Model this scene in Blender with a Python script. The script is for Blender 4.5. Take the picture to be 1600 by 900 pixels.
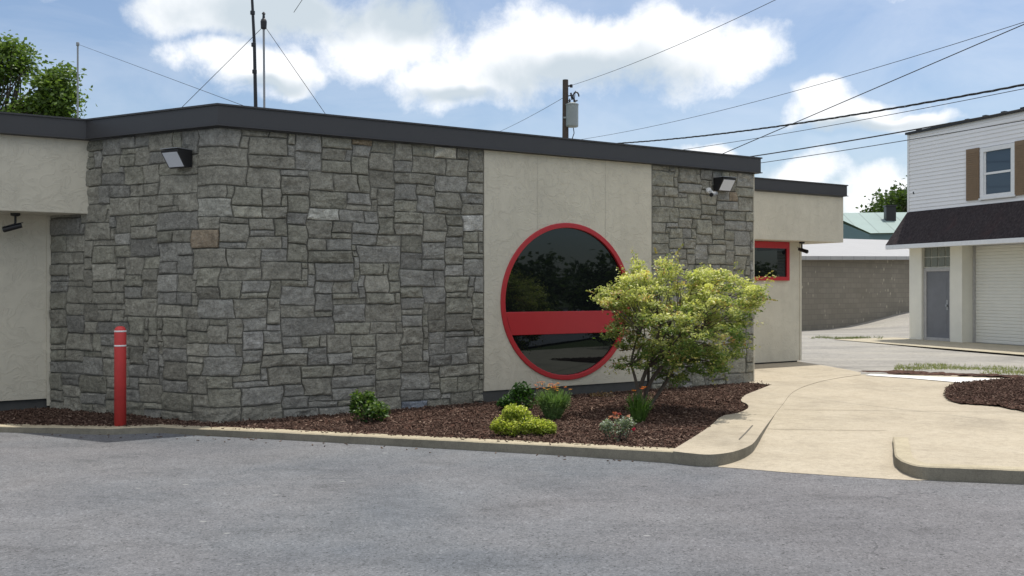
import bpy, bmesh, math, random
from mathutils import Vector, Matrix, noise
random.seed(7)
for o in list(bpy.data.objects): bpy.data.objects.remove(o)
scene = bpy.context.scene
COL = scene.collection
R = math.radians
F = 1480.0                       # focal length in photo pixels (1600 wide)
CAMZ = 1.6

# ------------------------------------------------------------------ camera
cam = bpy.data.cameras.new('camera'); camo = bpy.data.objects.new('camera', cam)
COL.objects.link(camo); scene.camera = camo
camo.location = (0, 0, CAMZ); camo.rotation_euler = (R(90), 0, 0)
cam.sensor_width = 36; cam.lens = F/1600*36; cam.clip_end = 3000; cam.clip_start = 0.05

# ------------------------------------------------------------------ exposure, sun, sky
scene.view_settings.view_transform = 'Standard'; scene.view_settings.look = 'None'
scene.view_settings.exposure = 0.50; scene.view_settings.gamma = 1
SUNDIR = Vector((0.88, 0.84, 3.67)).normalized()       # towards the sun
SUN_EL = math.asin(SUNDIR.z); SUN_AZ = math.atan2(SUNDIR.x, SUNDIR.y)
sun = bpy.data.lights.new('sun', 'SUN'); suno = bpy.data.objects.new('sun', sun); COL.objects.link(suno)
sun.energy = 2.9; sun.angle = R(0.55); sun.color = (1.0, 0.955, 0.88)
suno.rotation_euler = SUNDIR.to_track_quat('Z', 'Y').to_euler(); suno.location = (0, 0, 30)

world = bpy.data.worlds.new('World'); scene.world = world; world.use_nodes = True
def build_world():
    nt = world.node_tree; N = nt.nodes; L = nt.links; N.clear()
    out = N.new('ShaderNodeOutputWorld'); bg = N.new('ShaderNodeBackground')
    sky = N.new('ShaderNodeTexSky'); sky.sky_type = 'NISHITA'; sky.sun_disc = False
    sky.sun_elevation = SUN_EL; sky.sun_rotation = SUN_AZ
    sky.air_density = 1.0; sky.dust_density = 1.6; sky.ozone_density = 1.2; sky.altitude = 200
    tc = N.new('ShaderNodeTexCoord'); sep = N.new('ShaderNodeSeparateXYZ'); L.new(tc.outputs['Generated'], sep.inputs[0])
    def M(op, a, b=None, c=None):
        m = N.new('ShaderNodeMath'); m.operation = op
        for i, v in enumerate((a, b, c)):
            if v is None: continue
            if isinstance(v, (int, float)): m.inputs[i].default_value = v
            else: L.new(v, m.inputs[i])
        return m.outputs[0]
    def NZ(scale, detail, rough, dist=0.0, vec=None):
        n = N.new('ShaderNodeTexNoise'); n.inputs['Scale'].default_value = scale; n.inputs['Detail'].default_value = detail
        n.inputs['Roughness'].default_value = rough; n.inputs['Distortion'].default_value = dist
        L.new(vec if vec else tc.outputs['Generated'], n.inputs['Vector']); return n.outputs['Fac']
    az = M('ARCTAN2', sep.outputs[0], sep.outputs[1]); el = M('ARCSINE', sep.outputs[2])
    wx = M('MULTIPLY', M('SUBTRACT', NZ(9, 3, .5), .5), .09)
    mp = N.new('ShaderNodeMapping'); mp.inputs['Location'].default_value = (3.1, 1.7, 5.2); L.new(tc.outputs['Generated'], mp.inputs['Vector'])
    wy = M('MULTIPLY', M('SUBTRACT', NZ(11, 3, .5, 0, mp.outputs[0]), .5), .07)
    azw = M('ADD', az, wx); elw = M('ADD', el, wy)
    def blobs(lst):
        best = None
        for (a, e, ra, re) in lst:
            dx = M('MULTIPLY', M('SUBTRACT', azw, a), 1/ra); dy = M('MULTIPLY', M('SUBTRACT', elw, e), 1/re)
            d = M('SUBTRACT', 1.0, M('SQRT', M('ADD', M('MULTIPLY', dx, dx), M('MULTIPLY', dy, dy))))
            best = d if best is None else M('SMOOTH_MAX', best, d, .15)
        return best
    def px(u, v, ru, rv):
        a = math.atan((u-800)/F); e = math.atan((450-v)/F*math.cos(a)); return (a, e, ru/F*1.15, rv/F*1.2)
    cl = [px(*q) for q in [(285,10,80,42),(430,14,180,50),(600,62,150,66),(700,128,85,48),(790,95,110,66),(880,80,180,76),(1050,75,165,68),(1165,76,78,52),
          (345,92,75,30),(400,112,95,36),(440,128,60,22),(1330,178,95,26),(1290,160,50,24),(1420,192,60,16),(1250,272,80,32),(1100,236,40,20),(1385,312,90,42),
          (800,-140,420,90),(1500,-60,120,30),(-40,-60,90,20)]]
    cl += [(3.14,.95,1.7,.62),(-3.14,.95,1.7,.62),(1.9,.95,.7,.4),(-1.8,.9,.7,.4),(-2.2,.35,.5,.16),(2.4,.5,.6,.2),(1.75,.25,.22,.06),(-1.3,.6,.4,.2),(3.0,.2,.4,.1),(.5,1.0,.5,.2),(-.9,.28,.2,.06),(1.1,.35,.2,.08)]  # out-of-view clouds, the large ones added to brighten and neutralise the shade
    body = blobs(cl)
    fb = NZ(20, 10, .66, .2)
    dens = N.new('ShaderNodeMapRange'); dens.interpolation_type = 'SMOOTHSTEP'
    dens.inputs['From Min'].default_value = -.06; dens.inputs['From Max'].default_value = .60
    L.new(M('ADD', body, M('MULTIPLY', M('SUBTRACT', fb, .5), 1.25)), dens.inputs['Value'])
    wisp = N.new('ShaderNodeMapRange'); wisp.inputs['From Min'].default_value = .38; wisp.inputs['From Max'].default_value = .8
    wisp.inputs['To Max'].default_value = .27
    mw = N.new('ShaderNodeMapping'); mw.inputs['Scale'].default_value = (1, 1, 2.4); L.new(tc.outputs['Generated'], mw.inputs['Vector'])
    L.new(NZ(5, 6, .6, .6, mw.outputs[0]), wisp.inputs['Value'])
    d_all = M('MAXIMUM', dens.outputs[0], wisp.outputs[0])
    grey = blobs([px(*q) for q in [(430,18,150,42),(920,118,150,34),(640,20,90,34),(720,150,60,14),(400,135,60,10),(1330,205,90,10),(800,-120,400,70)]])
    gm = N.new('ShaderNodeMapRange'); gm.inputs['From Min'].default_value = -.45; gm.inputs['From Max'].default_value = .6; gm.interpolation_type = 'SMOOTHSTEP'
    L.new(M('ADD', grey, M('MULTIPLY', M('SUBTRACT', NZ(13, 5, .55, .2, mp.outputs[0]), .5), 1.5)), gm.inputs['Value'])
    cc = N.new('ShaderNodeMix'); cc.data_type = 'RGBA'
    cc.inputs[6].default_value = (7.9, 8.0, 8.15, 1); cc.inputs[7].default_value = (4.5, 5.1, 5.6, 1)
    L.new(gm.outputs[0], cc.inputs[0])
    mx = N.new('ShaderNodeMix'); mx.data_type = 'RGBA'
    gain = N.new('ShaderNodeVectorMath'); gain.operation = 'MULTIPLY'; gain.inputs[1].default_value = (.93, .94, .96)
    L.new(sky.outputs[0], gain.inputs[0])
    L.new(d_all, mx.inputs[0]); L.new(gain.outputs[0], mx.inputs[6]); L.new(cc.outputs[2], mx.inputs[7])
    L.new(mx.outputs[2], bg.inputs['Color']); bg.inputs['Strength'].default_value = 0.10
    L.new(bg.outputs[0], out.inputs[0])
build_world()

# ------------------------------------------------------------------ helpers
def G(u, v, z=0.0):
    """photo pixel -> point on the level z"""
    Y = F*(CAMZ-z)/(v-450.0); return Vector(((u-800)/F*Y, Y, z))
def Q(u, v, Y):
    return Vector(((u-800)/F*Y, Y, CAMZ+(450-v)/F*Y))
def tag(o, label=None, cat=None, group=None, kind=None):
    if label: o['label'] = label
    if cat: o['category'] = cat
    if group: o['group'] = group
    if kind: o['kind'] = kind
    return o
def empty(name, loc=(0, 0, 0), rz=0, **k):
    o = bpy.data.objects.new(name, None); COL.objects.link(o); o.location = loc; o.rotation_euler = (0, 0, rz)
    o.empty_display_size = .2; tag(o, **k); return o
class MB:
    def __init__(s): s.v = []; s.f = []; s.c = []; s.mi = []
    def face(s, idx, mi=0, c=None): s.f.append(tuple(idx)); s.mi.append(mi); s.c.append(c)
    def quad(s, a, b, c, d, col=None):
        n = len(s.v); s.v += [tuple(a), tuple(b), tuple(c), tuple(d)]; s.face((n, n+1, n+2, n+3), 0, col)
    def box(s, lo, hi, M=None):
        x0, y0, z0 = lo; x1, y1, z1 = hi; n = len(s.v)
        P = [(x0,y0,z0),(x1,y0,z0),(x1,y1,z0),(x0,y1,z0),(x0,y0,z1),(x1,y0,z1),(x1,y1,z1),(x0,y1,z1)]
        if M is not None: P = [tuple(M @ Vector(p)) for p in P]
        s.v += P
        for q in ((0,3,2,1),(4,5,6,7),(0,1,5,4),(1,2,6,5),(2,3,7,6),(3,0,4,7)): s.face([n+i for i in q])
        return s
    def prism(s, pts, z0, z1):
        n = len(s.v); k = len(pts)
        s.v += [(p[0], p[1], z0) for p in pts] + [(p[0], p[1], z1) for p in pts]
        s.face([n+i for i in range(k)][::-1]); s.face([n+k+i for i in range(k)])
        for i in range(k): j = (i+1) % k; s.face((n+i, n+j, n+k+j, n+k+i))
        return s
    def extr(s, prof, x0, x1, M=None):
        """profile of (y,z) extruded along x"""
        n = len(s.v); k = len(prof)
        P = [(x0, p[0], p[1]) for p in prof] + [(x1, p[0], p[1]) for p in prof]
        if M is not None: P = [tuple(M @ Vector(p)) for p in P]
        s.v += P; s.face([n+i for i in range(k)][::-1]); s.face([n+k+i for i in range(k)])
        for i in range(k): j = (i+1) % k; s.face((n+i, n+j, n+k+j, n+k+i))
        return s
    def tube(s, pts, rad, seg=8, cap=True):
        pts = [Vector(p) for p in pts]; k = len(pts); n0 = len(s.v)
        rr = rad if isinstance(rad, (list, tuple)) else [rad]*k
        up = Vector((.13, .31, .94)).normalized()
        for i, p in enumerate(pts):
            t = (pts[min(i+1, k-1)]-pts[max(i-1, 0)]).normalized()
            a = t.cross(up)
            if a.length < .05: a = t.cross(Vector((1, 0, 0)))
            a.normalize(); b = t.cross(a)
            for j in range(seg):
                w = 2*math.pi*j/seg; s.v.append(tuple(p+(a*math.cos(w)+b*math.sin(w))*rr[i]))
        for i in range(k-1):
            for j in range(seg):
                q = (j+1) % seg; a0 = n0+i*seg
                s.face((a0+j, a0+q, a0+seg+q, a0+seg+j))
        if cap:
            s.face([n0+j for j in range(seg)]); s.face([n0+(k-1)*seg+j for j in range(seg)][::-1])
        return s
    def lathe(s, prof, center=(0, 0, 0), seg=24, M=None):
        n0 = len(s.v); k = len(prof)
        for (r, z) in prof:
            for j in range(seg):
                w = 2*math.pi*j/seg; p = Vector((center[0]+r*math.cos(w), center[1]+r*math.sin(w), center[2]+z))
                s.v.append(tuple(M @ p) if M is not None else tuple(p))
        for i in range(k-1):
            for j in range(seg):
                q = (j+1) % seg; a0 = n0+i*seg; s.face((a0+j, a0+q, a0+seg+q, a0+seg+j))
        s.face([n0+j for j in range(seg)][::-1]); s.face([n0+(k-1)*seg+j for j in range(seg)])
        return s
    def build(s, name, mat, parent=None, smooth=False, bevel=0, colors=False, **k):
        me = bpy.data.meshes.new(name); me.from_pydata(s.v, [], s.f)
        if colors:
            at = me.color_attributes.new('tint', 'FLOAT_COLOR', 'CORNER'); buf = []
            for f, c in zip(s.f, s.c):
                c = c or (1, 1, 1); buf += [c[0], c[1], c[2], 1.0]*len(f)
            at.data.foreach_set('color', buf)
        if smooth: me.polygons.foreach_set('use_smooth', [True]*len(s.f))
        for m in (mat if isinstance(mat, (list, tuple)) else [mat]): me.materials.append(m)
        o = bpy.data.objects.new(name, me); COL.objects.link(o)
        if parent: o.parent = parent
        if bevel:
            b = o.modifiers.new('bevel', 'BEVEL'); b.width = bevel; b.segments = 2; b.limit_method = 'ANGLE'; b.angle_limit = R(40)
        tag(o, **k); return o
def fixn(o):
    bm = bmesh.new(); bm.from_mesh(o.data); bmesh.ops.recalc_face_normals(bm, faces=bm.faces); bm.to_mesh(o.data); bm.free(); return o

# ------------------------------------------------------------------ materials
class Mat:
    def __init__(s, name):
        s.m = bpy.data.materials.new(name); s.m.use_nodes = True; s.nt = s.m.node_tree; s.N = s.nt.nodes; s.L = s.nt.links
        s.b = s.N['Principled BSDF']; s.tc = s.N.new('ShaderNodeTexCoord'); s.geo = s.N.new('ShaderNodeNewGeometry')
        s.pos = s.geo.outputs['Position']
    def map(s, scale=(1, 1, 1), rot=(0, 0, 0), loc=(0, 0, 0), src=None):
        m = s.N.new('ShaderNodeMapping'); m.inputs['Scale'].default_value = scale; m.inputs['Rotation'].default_value = rot; m.inputs['Location'].default_value = loc
        s.L.new(src or s.pos, m.inputs['Vector']); return m.outputs[0]
    def noise(s, scale, detail=4, rough=.55, dist=0, vec=None):
        n = s.N.new('ShaderNodeTexNoise'); n.inputs['Scale'].default_value = scale; n.inputs['Detail'].default_value = detail
        n.inputs['Roughness'].default_value = rough; n.inputs['Distortion'].default_value = dist; s.L.new(vec or s.pos, n.inputs['Vector']); return n.outputs['Fac']
    def vor(s, scale, feature='F1', out='Distance', vec=None, rnd=1):
        n = s.N.new('ShaderNodeTexVoronoi'); n.feature = feature; n.inputs['Scale'].default_value = scale; n.inputs['Randomness'].default_value = rnd
        s.L.new(vec or s.pos, n.inputs['Vector']); return n.outputs[out]
    def ramp(s, fac, stops):
        r = s.N.new('ShaderNodeValToRGB'); e = r.color_ramp.elements
        while len(e) < len(stops): e.new(.5)
        for i, (p, c) in enumerate(stops):
            e[i].position = p; e[i].color = (c, c, c, 1) if isinstance(c, (int, float)) else (*c, 1)
        s.L.new(fac, r.inputs[0]); return r.outputs[0]
    def mix(s, fac, a, b, mode='MIX'):
        m = s.N.new('ShaderNodeMix'); m.data_type = 'RGBA'; m.blend_type = mode
        for i, v in ((0, fac), (6, a), (7, b)):
            if isinstance(v, (int, float)): m.inputs[i].default_value = v if i == 0 else (v, v, v, 1)
            elif isinstance(v, tuple): m.inputs[i].default_value = (*v, 1)
            else: s.L.new(v, m.inputs[i])
        return m.outputs[2]
    def math(s, op, a, b=0.0):
        m = s.N.new('ShaderNodeMath'); m.operation = op
        for i, v in enumerate((a, b)):
            if isinstance(v, (int, float)): m.inputs[i].default_value = v
            else: s.L.new(v, m.inputs[i])
        return m.outputs[0]
    def attr(s, name='tint'):
        a = s.N.new('ShaderNodeVertexColor'); a.layer_name = name; return a.outputs[0]
    def sep(s, axis, src=None):
        n = s.N.new('ShaderNodeSeparateXYZ'); s.L.new(src or s.pos, n.inputs[0]); return n.outputs[axis]
    def bump(s, h, strength=.5, dist=.01, prev=None):
        b = s.N.new('ShaderNodeBump'); b.inputs['Strength'].default_value = strength; b.inputs['Distance'].default_value = dist
        s.L.new(h, b.inputs['Height'])
        if prev: s.L.new(prev, b.inputs['Normal'])
        s.L.new(b.outputs[0], s.b.inputs['Normal']); return b.outputs[0]
    def set(s, color=None, rough=None, metal=None, spec=None):
        if color is not None:
            if isinstance(color, tuple): s.b.inputs['Base Color'].default_value = (*color, 1)
            else: s.L.new(color, s.b.inputs['Base Color'])
        if rough is not None:
            if isinstance(rough, (int, float)): s.b.inputs['Roughness'].default_value = rough
            else: s.L.new(rough, s.b.inputs['Roughness'])
        if metal is not None: s.b.inputs['Metallic'].default_value = metal
        if spec is not None: s.b.inputs['Specular IOR Level'].default_value = spec
        return s
def plain(name, col, rough=.6, metal=0, var=.12, scale=14, bump=0, spec=None):
    m = Mat(name); n = m.noise(scale, 5, .6)
    c = m.mix(n, tuple(x*(1-var) for x in col), tuple(min(1, x*(1+var)) for x in col)); m.set(c, rough, metal, spec)
    if bump: m.bump(m.noise(scale*6, 4), bump, .004)
    return m.m
def m_stone():
    m = Mat('stone'); t = m.attr()
    blot = m.ramp(m.noise(7.5, 6, .66, .5), [(.28, .62), (.42, .86), (.56, 1.04), (.74, 1.36)])
    fine = m.ramp(m.noise(38, 6, .75), [(.3, .72), (.5, 1.0), (.72, 1.26)])
    vein = m.ramp(m.noise(10, 4, .6, 1.8, m.map((1, 1, 2.4))), [(.455, 1.0), (.485, .55), (.515, 1.0)])
    pale = m.ramp(m.noise(16, 3, .6, 2.2, m.map((1, 1, 1.6), loc=(7, 3, 1))), [(.60, 0.0), (.66, .5), (.70, .1)])
    c = m.mix(1, t, blot, 'MULTIPLY'); c = m.mix(1, c, fine, 'MULTIPLY'); c = m.mix(.75, c, vein, 'MULTIPLY'); c = m.mix(pale, c, (.46, .45, .40))
    m.set(c, .92, spec=.2)
    b = m.bump(m.noise(15, 7, .7, .9), 1.0, .045); m.bump(m.noise(90, 4, .7), .6, .006, b); return m.m
def m_stucco(name, col):  # trowelled render
    m = Mat(name)
    big = m.ramp(m.noise(1.3, 4, .6), [(.3, .93), (.7, 1.04)])
    streak = m.mix(1, m.ramp(m.noise(7, 5, .6), [(.3, .95), (.6, 1.0)]), m.ramp(m.noise(2.2, 5, .65, 0, m.map((2.5, 2.5, .22))), [(.30, .95), (.48, 1.0), (.8, 1.01)]), 'MULTIPLY')
    c = m.mix(1, m.mix(1, col, big, 'MULTIPLY'), streak, 'MULTIPLY'); m.set(c, .92, spec=.2)
    swirl = m.ramp(m.noise(4.6, 6, .62, 1.1), [(.44, 0.0), (.485, 1.0), (.52, .45), (.66, .1)])
    b = m.bump(swirl, .42, .012); m.bump(m.noise(60, 5, .7), .35, .006, b); return m.m
def m_asphalt():
    m = Mat('asphalt')
    agg = m.noise(120, 4, .85); v = m.vor(75, 'F1', 'Color'); bw = m.N.new('ShaderNodeRGBToBW'); m.L.new(v, bw.inputs[0])
    c = m.ramp(m.noise(.42, 5, .6, .5), [(.30, (.105, .117, .132)), (.5, (.152, .160, .170)), (.72, (.195, .196, .200))])
    c = m.mix(m.ramp(m.noise(.21, 4, .55, .4, m.map(loc=(4, 9, 0))), [(.42, 0.0), (.62, .7)]), c, (.172, .165, .168))
    c = m.mix(1, c, m.ramp(m.noise(1.5, 7, .72, .2, m.map((.7, 1.3, 1), (0, 0, -.2))), [(.30, .70), (.44, .93), (.60, 1.03), (.75, 1.20)]), 'MULTIPLY')
    c = m.mix(1, c, m.ramp(m.noise(6.5, 6, .8), [(.32, .88), (.5, 1.0), (.68, 1.10)]), 'MULTIPLY')
    c = m.mix(1, c, m.ramp(bw.outputs[0], [(.05, .50), (.25, .88), (.75, 1.12), (.95, 1.42)]), 'MULTIPLY')
    c = m.mix(1, c, m.ramp(agg, [(.3, .62), (.7, 1.36)]), 'MULTIPLY')
    spots = m.ramp(m.vor(3.1, 'F1', 'Distance', m.map((1, 1, 1))), [(.035, .38), (.06, 1.0)]); c = m.mix(.8, c, spots, 'MULTIPLY')
    oil = m.ramp(m.vor(.33, 'F1', 'Distance', m.map((1, 1.5, 1), loc=(1.3, .4, 0))), [(.08, .74), (.26, 1.0)]); c = m.mix(m.noise(4, 5, .7), c, m.mix(1, c, oil, 'MULTIPLY'))
    chip = m.ramp(m.vor(1.9, 'F1', 'Distance', m.map((.8, 1.6, 1), loc=(5, 2, 0))), [(.028, 1.0), (.05, 0.0)]); c = m.mix(m.math('MULTIPLY', chip, .55), c, (.42, .42, .40))
    wv = m.N.new('ShaderNodeTexNoise'); wv.inputs['Scale'].default_value = 5; wv.inputs['Detail'].default_value = 5; m.L.new(m.pos, wv.inputs['Vector'])
    cr = m.vor(.34, 'DISTANCE_TO_EDGE', 'Distance', m.mix(.22, m.pos, wv.outputs['Color'], 'ADD'))
    crk = m.math('MULTIPLY', m.ramp(cr, [(.0, 1.0), (.004, 0.0)]), m.ramp(m.noise(.55, 3, .6), [(.53, 0.0), (.62, .55)]))
    c = m.mix(crk, c, (.045, .045, .05))
    m.set(c, .93, spec=.22)
    m.bump(m.mix(.5, agg, bw.outputs[0]), .9, .008); return m.m
def m_concrete(name, a, b, stain=.80, joints=False):
    m = Mat(name)
    c = m.mix(m.ramp(m.noise(2.2, 8, .72, .2), [(.3, 0.0), (.7, 1.0)]), a, b)
    c = m.mix(1, c, m.ramp(m.noise(.8, 6, .7, .3), [(.30, stain), (.48, .97), (.75, 1.05)]), 'MULTIPLY')
    c = m.mix(1, c, m.ramp(m.noise(14, 7, .8), [(.30, .80), (.5, 1.0), (.7, 1.10)]), 'MULTIPLY')
    c = m.mix(1, c, m.ramp(m.noise(110, 4, .85), [(.3, .74), (.7, 1.18)]), 'MULTIPLY')
    broom = m.ramp(m.noise(6, 3, .8, 0, m.map((1.2, 22, 1), (0, 0, -.12))), [(.3, .93), (.7, 1.04)]); c = m.mix(1, c, broom, 'MULTIPLY')
    sp = m.ramp(m.vor(9, 'F1'), [(.03, .45), (.07, 1.0)]); c = m.mix(.55, c, sp, 'MULTIPLY')
    m.set(c, .92, spec=.2); b1 = m.bump(m.noise(9, 5, .6), .25, .01); m.bump(m.noise(160, 3, .8), .5, .003, b1); return m.m
def m_mulch(name='mulch'):
    m = Mat(name); v = m.vor(26, 'F1', 'Color', m.map((1, 1, .3), (0, 0, .5))); bw = m.N.new('ShaderNodeRGBToBW'); m.L.new(v, bw.inputs[0])
    c = m.ramp(bw.outputs[0], [(.1, (.04, .020, .014)), (.5, (.085, .044, .032)), (.9, (.14, .08, .058))])
    c = m.mix(1, c, m.ramp(m.noise(2.2, 4, .6), [(.3, .75), (.7, 1.2)]), 'MULTIPLY')
    m.set(c, .95, spec=.15); m.bump(m.noise(45, 5, .8), 1, .03); return m.m
def m_tint(name, rough=.7, trans=0.0, spec=.3, fine=None):
    m = Mat(name); t = m.attr()
    c = m.mix(1, t, m.ramp(m.noise(fine or 30, 3, .6), [(.3, .82), (.7, 1.15)]), 'MULTIPLY'); m.set(c, rough, spec=spec)
    if trans:
        tr = m.N.new('ShaderNodeBsdfTranslucent'); m.L.new(m.mix(1, c, (1.0, 1.1, .55), 'MULTIPLY'), tr.inputs['Color'])
        ms = m.N.new('ShaderNodeMixShader'); ms.inputs[0].default_value = trans
        m.L.new(m.b.outputs[0], ms.inputs[1]); m.L.new(tr.outputs[0], ms.inputs[2]); m.L.new(ms.outputs[0], m.N['Material Output'].inputs[0])
    return m.m
def m_glass(name, col=(.006, .007, .008), rough=.015):
    m = Mat(name); m.set(col, rough, spec=.62); m.b.inputs['Specular Tint'].default_value = (.78, .92, 1.0, 1)
    m.bump(m.noise(1.1, 2, .5), .035, .02); return m.m
def m_siding():
    m = Mat('siding'); c = m.mix(m.noise(1.2, 4, .6), (.74, .74, .755), (.82, .82, .83)); m.set(c, .55); return m.m
def m_shingle():
    m = Mat('shingle'); z = m.noise(18, 5, .7, 0, m.map((1, 1, .35)))
    c = m.ramp(z, [(.3, (.024, .020, .021)), (.6, (.055, .046, .048)), (.8, (.09, .075, .076))])
    c = m.mix(m.ramp(m.noise(2.2, 4, .6, 0, m.map((1, 1, .3))), [(.55, 0.0), (.75, .5)]), c, (.07, .04, .04)); m.set(c, .95, spec=.1); m.bump(z, .6, .01); return m.m
def m_blockwall():
    m = Mat('painted_block')
    br = m.N.new('ShaderNodeTexBrick'); br.inputs['Scale'].default_value = 1; br.inputs['Mortar Size'].default_value = .012
    br.inputs['Brick Width'].default_value = .40; br.inputs['Row Height'].default_value = .20
    br.inputs['Color1'].default_value = (.235, .215, .175, 1); br.inputs['Color2'].default_value = (.275, .25, .205, 1); br.inputs['Mortar'].default_value = (.21, .19, .16, 1)
    g = m.map((1, 1, 1), src=m.tc.outputs['Object']); cb = m.N.new('ShaderNodeCombineXYZ'); m.L.new(m.sep(0, g), cb.inputs[0]); m.L.new(m.sep(2, g), cb.inputs[1])
    m.L.new(cb.outputs[0], br.inputs['Vector'])
    sp = m.vor(3.6, 'F1', 'Distance', m.map((1.0, 1.0, .75), (0, 0, 0))); spk = m.ramp(sp, [(.12, 1.0), (.22, 0.0)])
    spk = m.math('MULTIPLY', spk, m.ramp(m.noise(.5, 3, .6), [(.46, 0.0), (.58, .8)]))
    c = m.mix(m.noise(.7, 5, .6), br.outputs[0], m.mix(1, br.outputs[0], (.82, .80, .78), 'MULTIPLY')); c = m.mix(spk, c, (.46, .42, .33)); m.set(c, .95, spec=.2); return m.m
def m_ribbed(name, col, scale, axis=0, dark=.8):
    m = Mat(name); x = m.sep(axis, m.tc.outputs['Object']); f = m.math('FRACT', m.math('MULTIPLY', x, scale))
    c = m.mix(1, m.mix(m.noise(1.0, 5, .6), tuple(v*.88 for v in col), tuple(min(1, v*1.08) for v in col)), m.ramp(f, [(0, dark), (.06, dark), (.1, 1.0), (1, 1.0)]), 'MULTIPLY'); m.set(c, .6); return m.m
def m_ground_far():
    m = Mat('grass_ground'); c = m.mix(m.noise(.6, 6, .7), (.045, .07, .022), (.10, .11, .05)); m.set(c, .95, spec=.1); return m.m
def m_alley():
    m = Mat('worn_paving')
    c = m.ramp(m.noise(.5, 6, .65, .6, m.map((.5, 1.6, 1), (0, 0, .2))), [(.3, (.245, .235, .215)), (.5, (.33, .315, .285)), (.72, (.40, .375, .325))])
    c = m.mix(1, c, m.ramp(m.noise(9, 6, .75), [(.3, .8), (.7, 1.12)]), 'MULTIPLY'); c = m.mix(1, c, m.ramp(m.noise(70, 3, .8), [(.3, .78), (.7, 1.15)]), 'MULTIPLY')
    cr = m.ramp(m.noise(1.3, 5, .6, 1.2, m.map((.35, 1.5, 1))), [(.485, 1.0), (.5, .62), (.515, 1.0)]); c = m.mix(.8, c, cr, 'MULTIPLY')
    m.set(c, .95, spec=.2); m.bump(m.noise(40, 5, .7), .4, .01); return m.m

MT = dict(stone=m_stone(), mortar=plain('mortar', (.17, .165, .145), .95), stucco=m_stucco('stucco', (.61, .57, .465)),
    fascia=plain('dark_metal_fascia', (.042, .041, .043), .45, .0, .10, 3), drip=plain('drip_edge', (.11, .11, .12), .5),
    roof=plain('roof_membrane', (.16, .16, .16), .9), red=plain('red_paint', (.44, .020, .028), .38, 0, .08, 6),
    redb=plain('red_post_paint', (.58, .050, .048), .5, 0, .22, 7), white=plain('white_paint', (.75, .75, .74), .5),
    glass=m_glass('dark_glass'), found=plain('foundation', (.075, .075, .072), .9, 0, .25, 9, .4), asphalt=m_asphalt(),
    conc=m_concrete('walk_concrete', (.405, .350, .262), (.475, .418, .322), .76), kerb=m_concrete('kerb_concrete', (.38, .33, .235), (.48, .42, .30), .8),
    kface=m_concrete('shaded_side_concrete', (.19, .175, .14), (.26, .24, .19), .7), wconc=m_concrete('new_concrete', (.74, .73, .70), (.80, .79, .76), .95), mulch=m_mulch(), alley=m_alley(), far=m_ground_far(),  # kface: concrete for upright sides, their shade put into the colour
    leaf=m_tint('leaf', .45, .42, .45), petal=m_tint('petal', .6, .3, .2), chip=m_tint('wood_chip', .95, 0, .1, 60),
    bark=plain('bark', (.10, .08, .065), .95, 0, .35, 30, .9), black=plain('black_plastic', (.012, .012, .014), .35, 0, .1),
    alu=plain('grey_metal', (.30, .31, .32), .45, .4), dark=plain('dark_bronze', (.02, .02, .022), .4, .2), lens=plain('prismatic_lens', (.66, .69, .74), .25, 0, .08, 40, .3),
    siding=m_siding(), shingle=m_shingle(), wtrim=plain('white_trim', (.72, .73, .74), .5), cream=plain('cream_paint', (.76, .74, .65), .7, 0, .1, 3),
    brown=plain('brown_shutter', (.20, .135, .08), .6, 0, .15, 8), wood=plain('weathered_pole', (.075, .058, .048), .95, 0, .3, 12, .6),
    door=plain('grey_door_paint', (.17, .175, .19), .6, 0, .2, 3), dframe=plain('worn_grey_frame', (.42, .41, .40), .7, 0, .3, 9),
    block=m_blockwall(), metalroof=m_ribbed('pale_roof', (.36, .355, .345), 1.2), greenroof=m_ribbed('green_roof', (.23, .31, .285), .9, 0, .7),
    teal=plain('teal_wall', (.12, .19, .20), .8), gblock=plain('glass_block', (.16, .17, .15), .2), wire=plain('wire', (.02, .02, .02), .6),
    roller=plain('roller_door_paint', (.74, .73, .67), .6, 0, .06, 2), tfm=plain('transformer_paint', (.27, .30, .30), .5, .1, .15, 8),
    sealant=plain('joint', (.12, .11, .09), .95))

# ------------------------------------------------------------------ frame of the main building
A1 = math.atan(2425/F); A2 = math.atan(2850/F)
d1 = Vector((math.sin(A1), math.cos(A1), 0)); n1 = Vector((d1.y, -d1.x, 0))         # right-hand face
d2 = Vector((-math.sin(A2), math.cos(A2), 0)); n2 = Vector((-d2.y, d2.x, 0)) * 1.0   # angled face, running left
n2 = Vector((-math.cos(A2), -math.sin(A2), 0)); bk = -n1
C0 = G(344, 659, .08); C0.z = 0
def hit(P, d, u):
    k = (u-800)/F; return (k*P.y-P.x)/(d.x-k*d.y)
tE = hit(C0, d1, 1176); E0 = C0+d1*tE
tS0 = hit(C0, d1, 755); tS1 = hit(C0, d1, 1016)
tK = hit(C0, d2, 140); K0 = C0+d2*tK
tJ = hit(C0, d2, 80); J0 = C0+d2*tJ
ZF0, ZF1, ZS = 3.43, 3.68, 2.52

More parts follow.
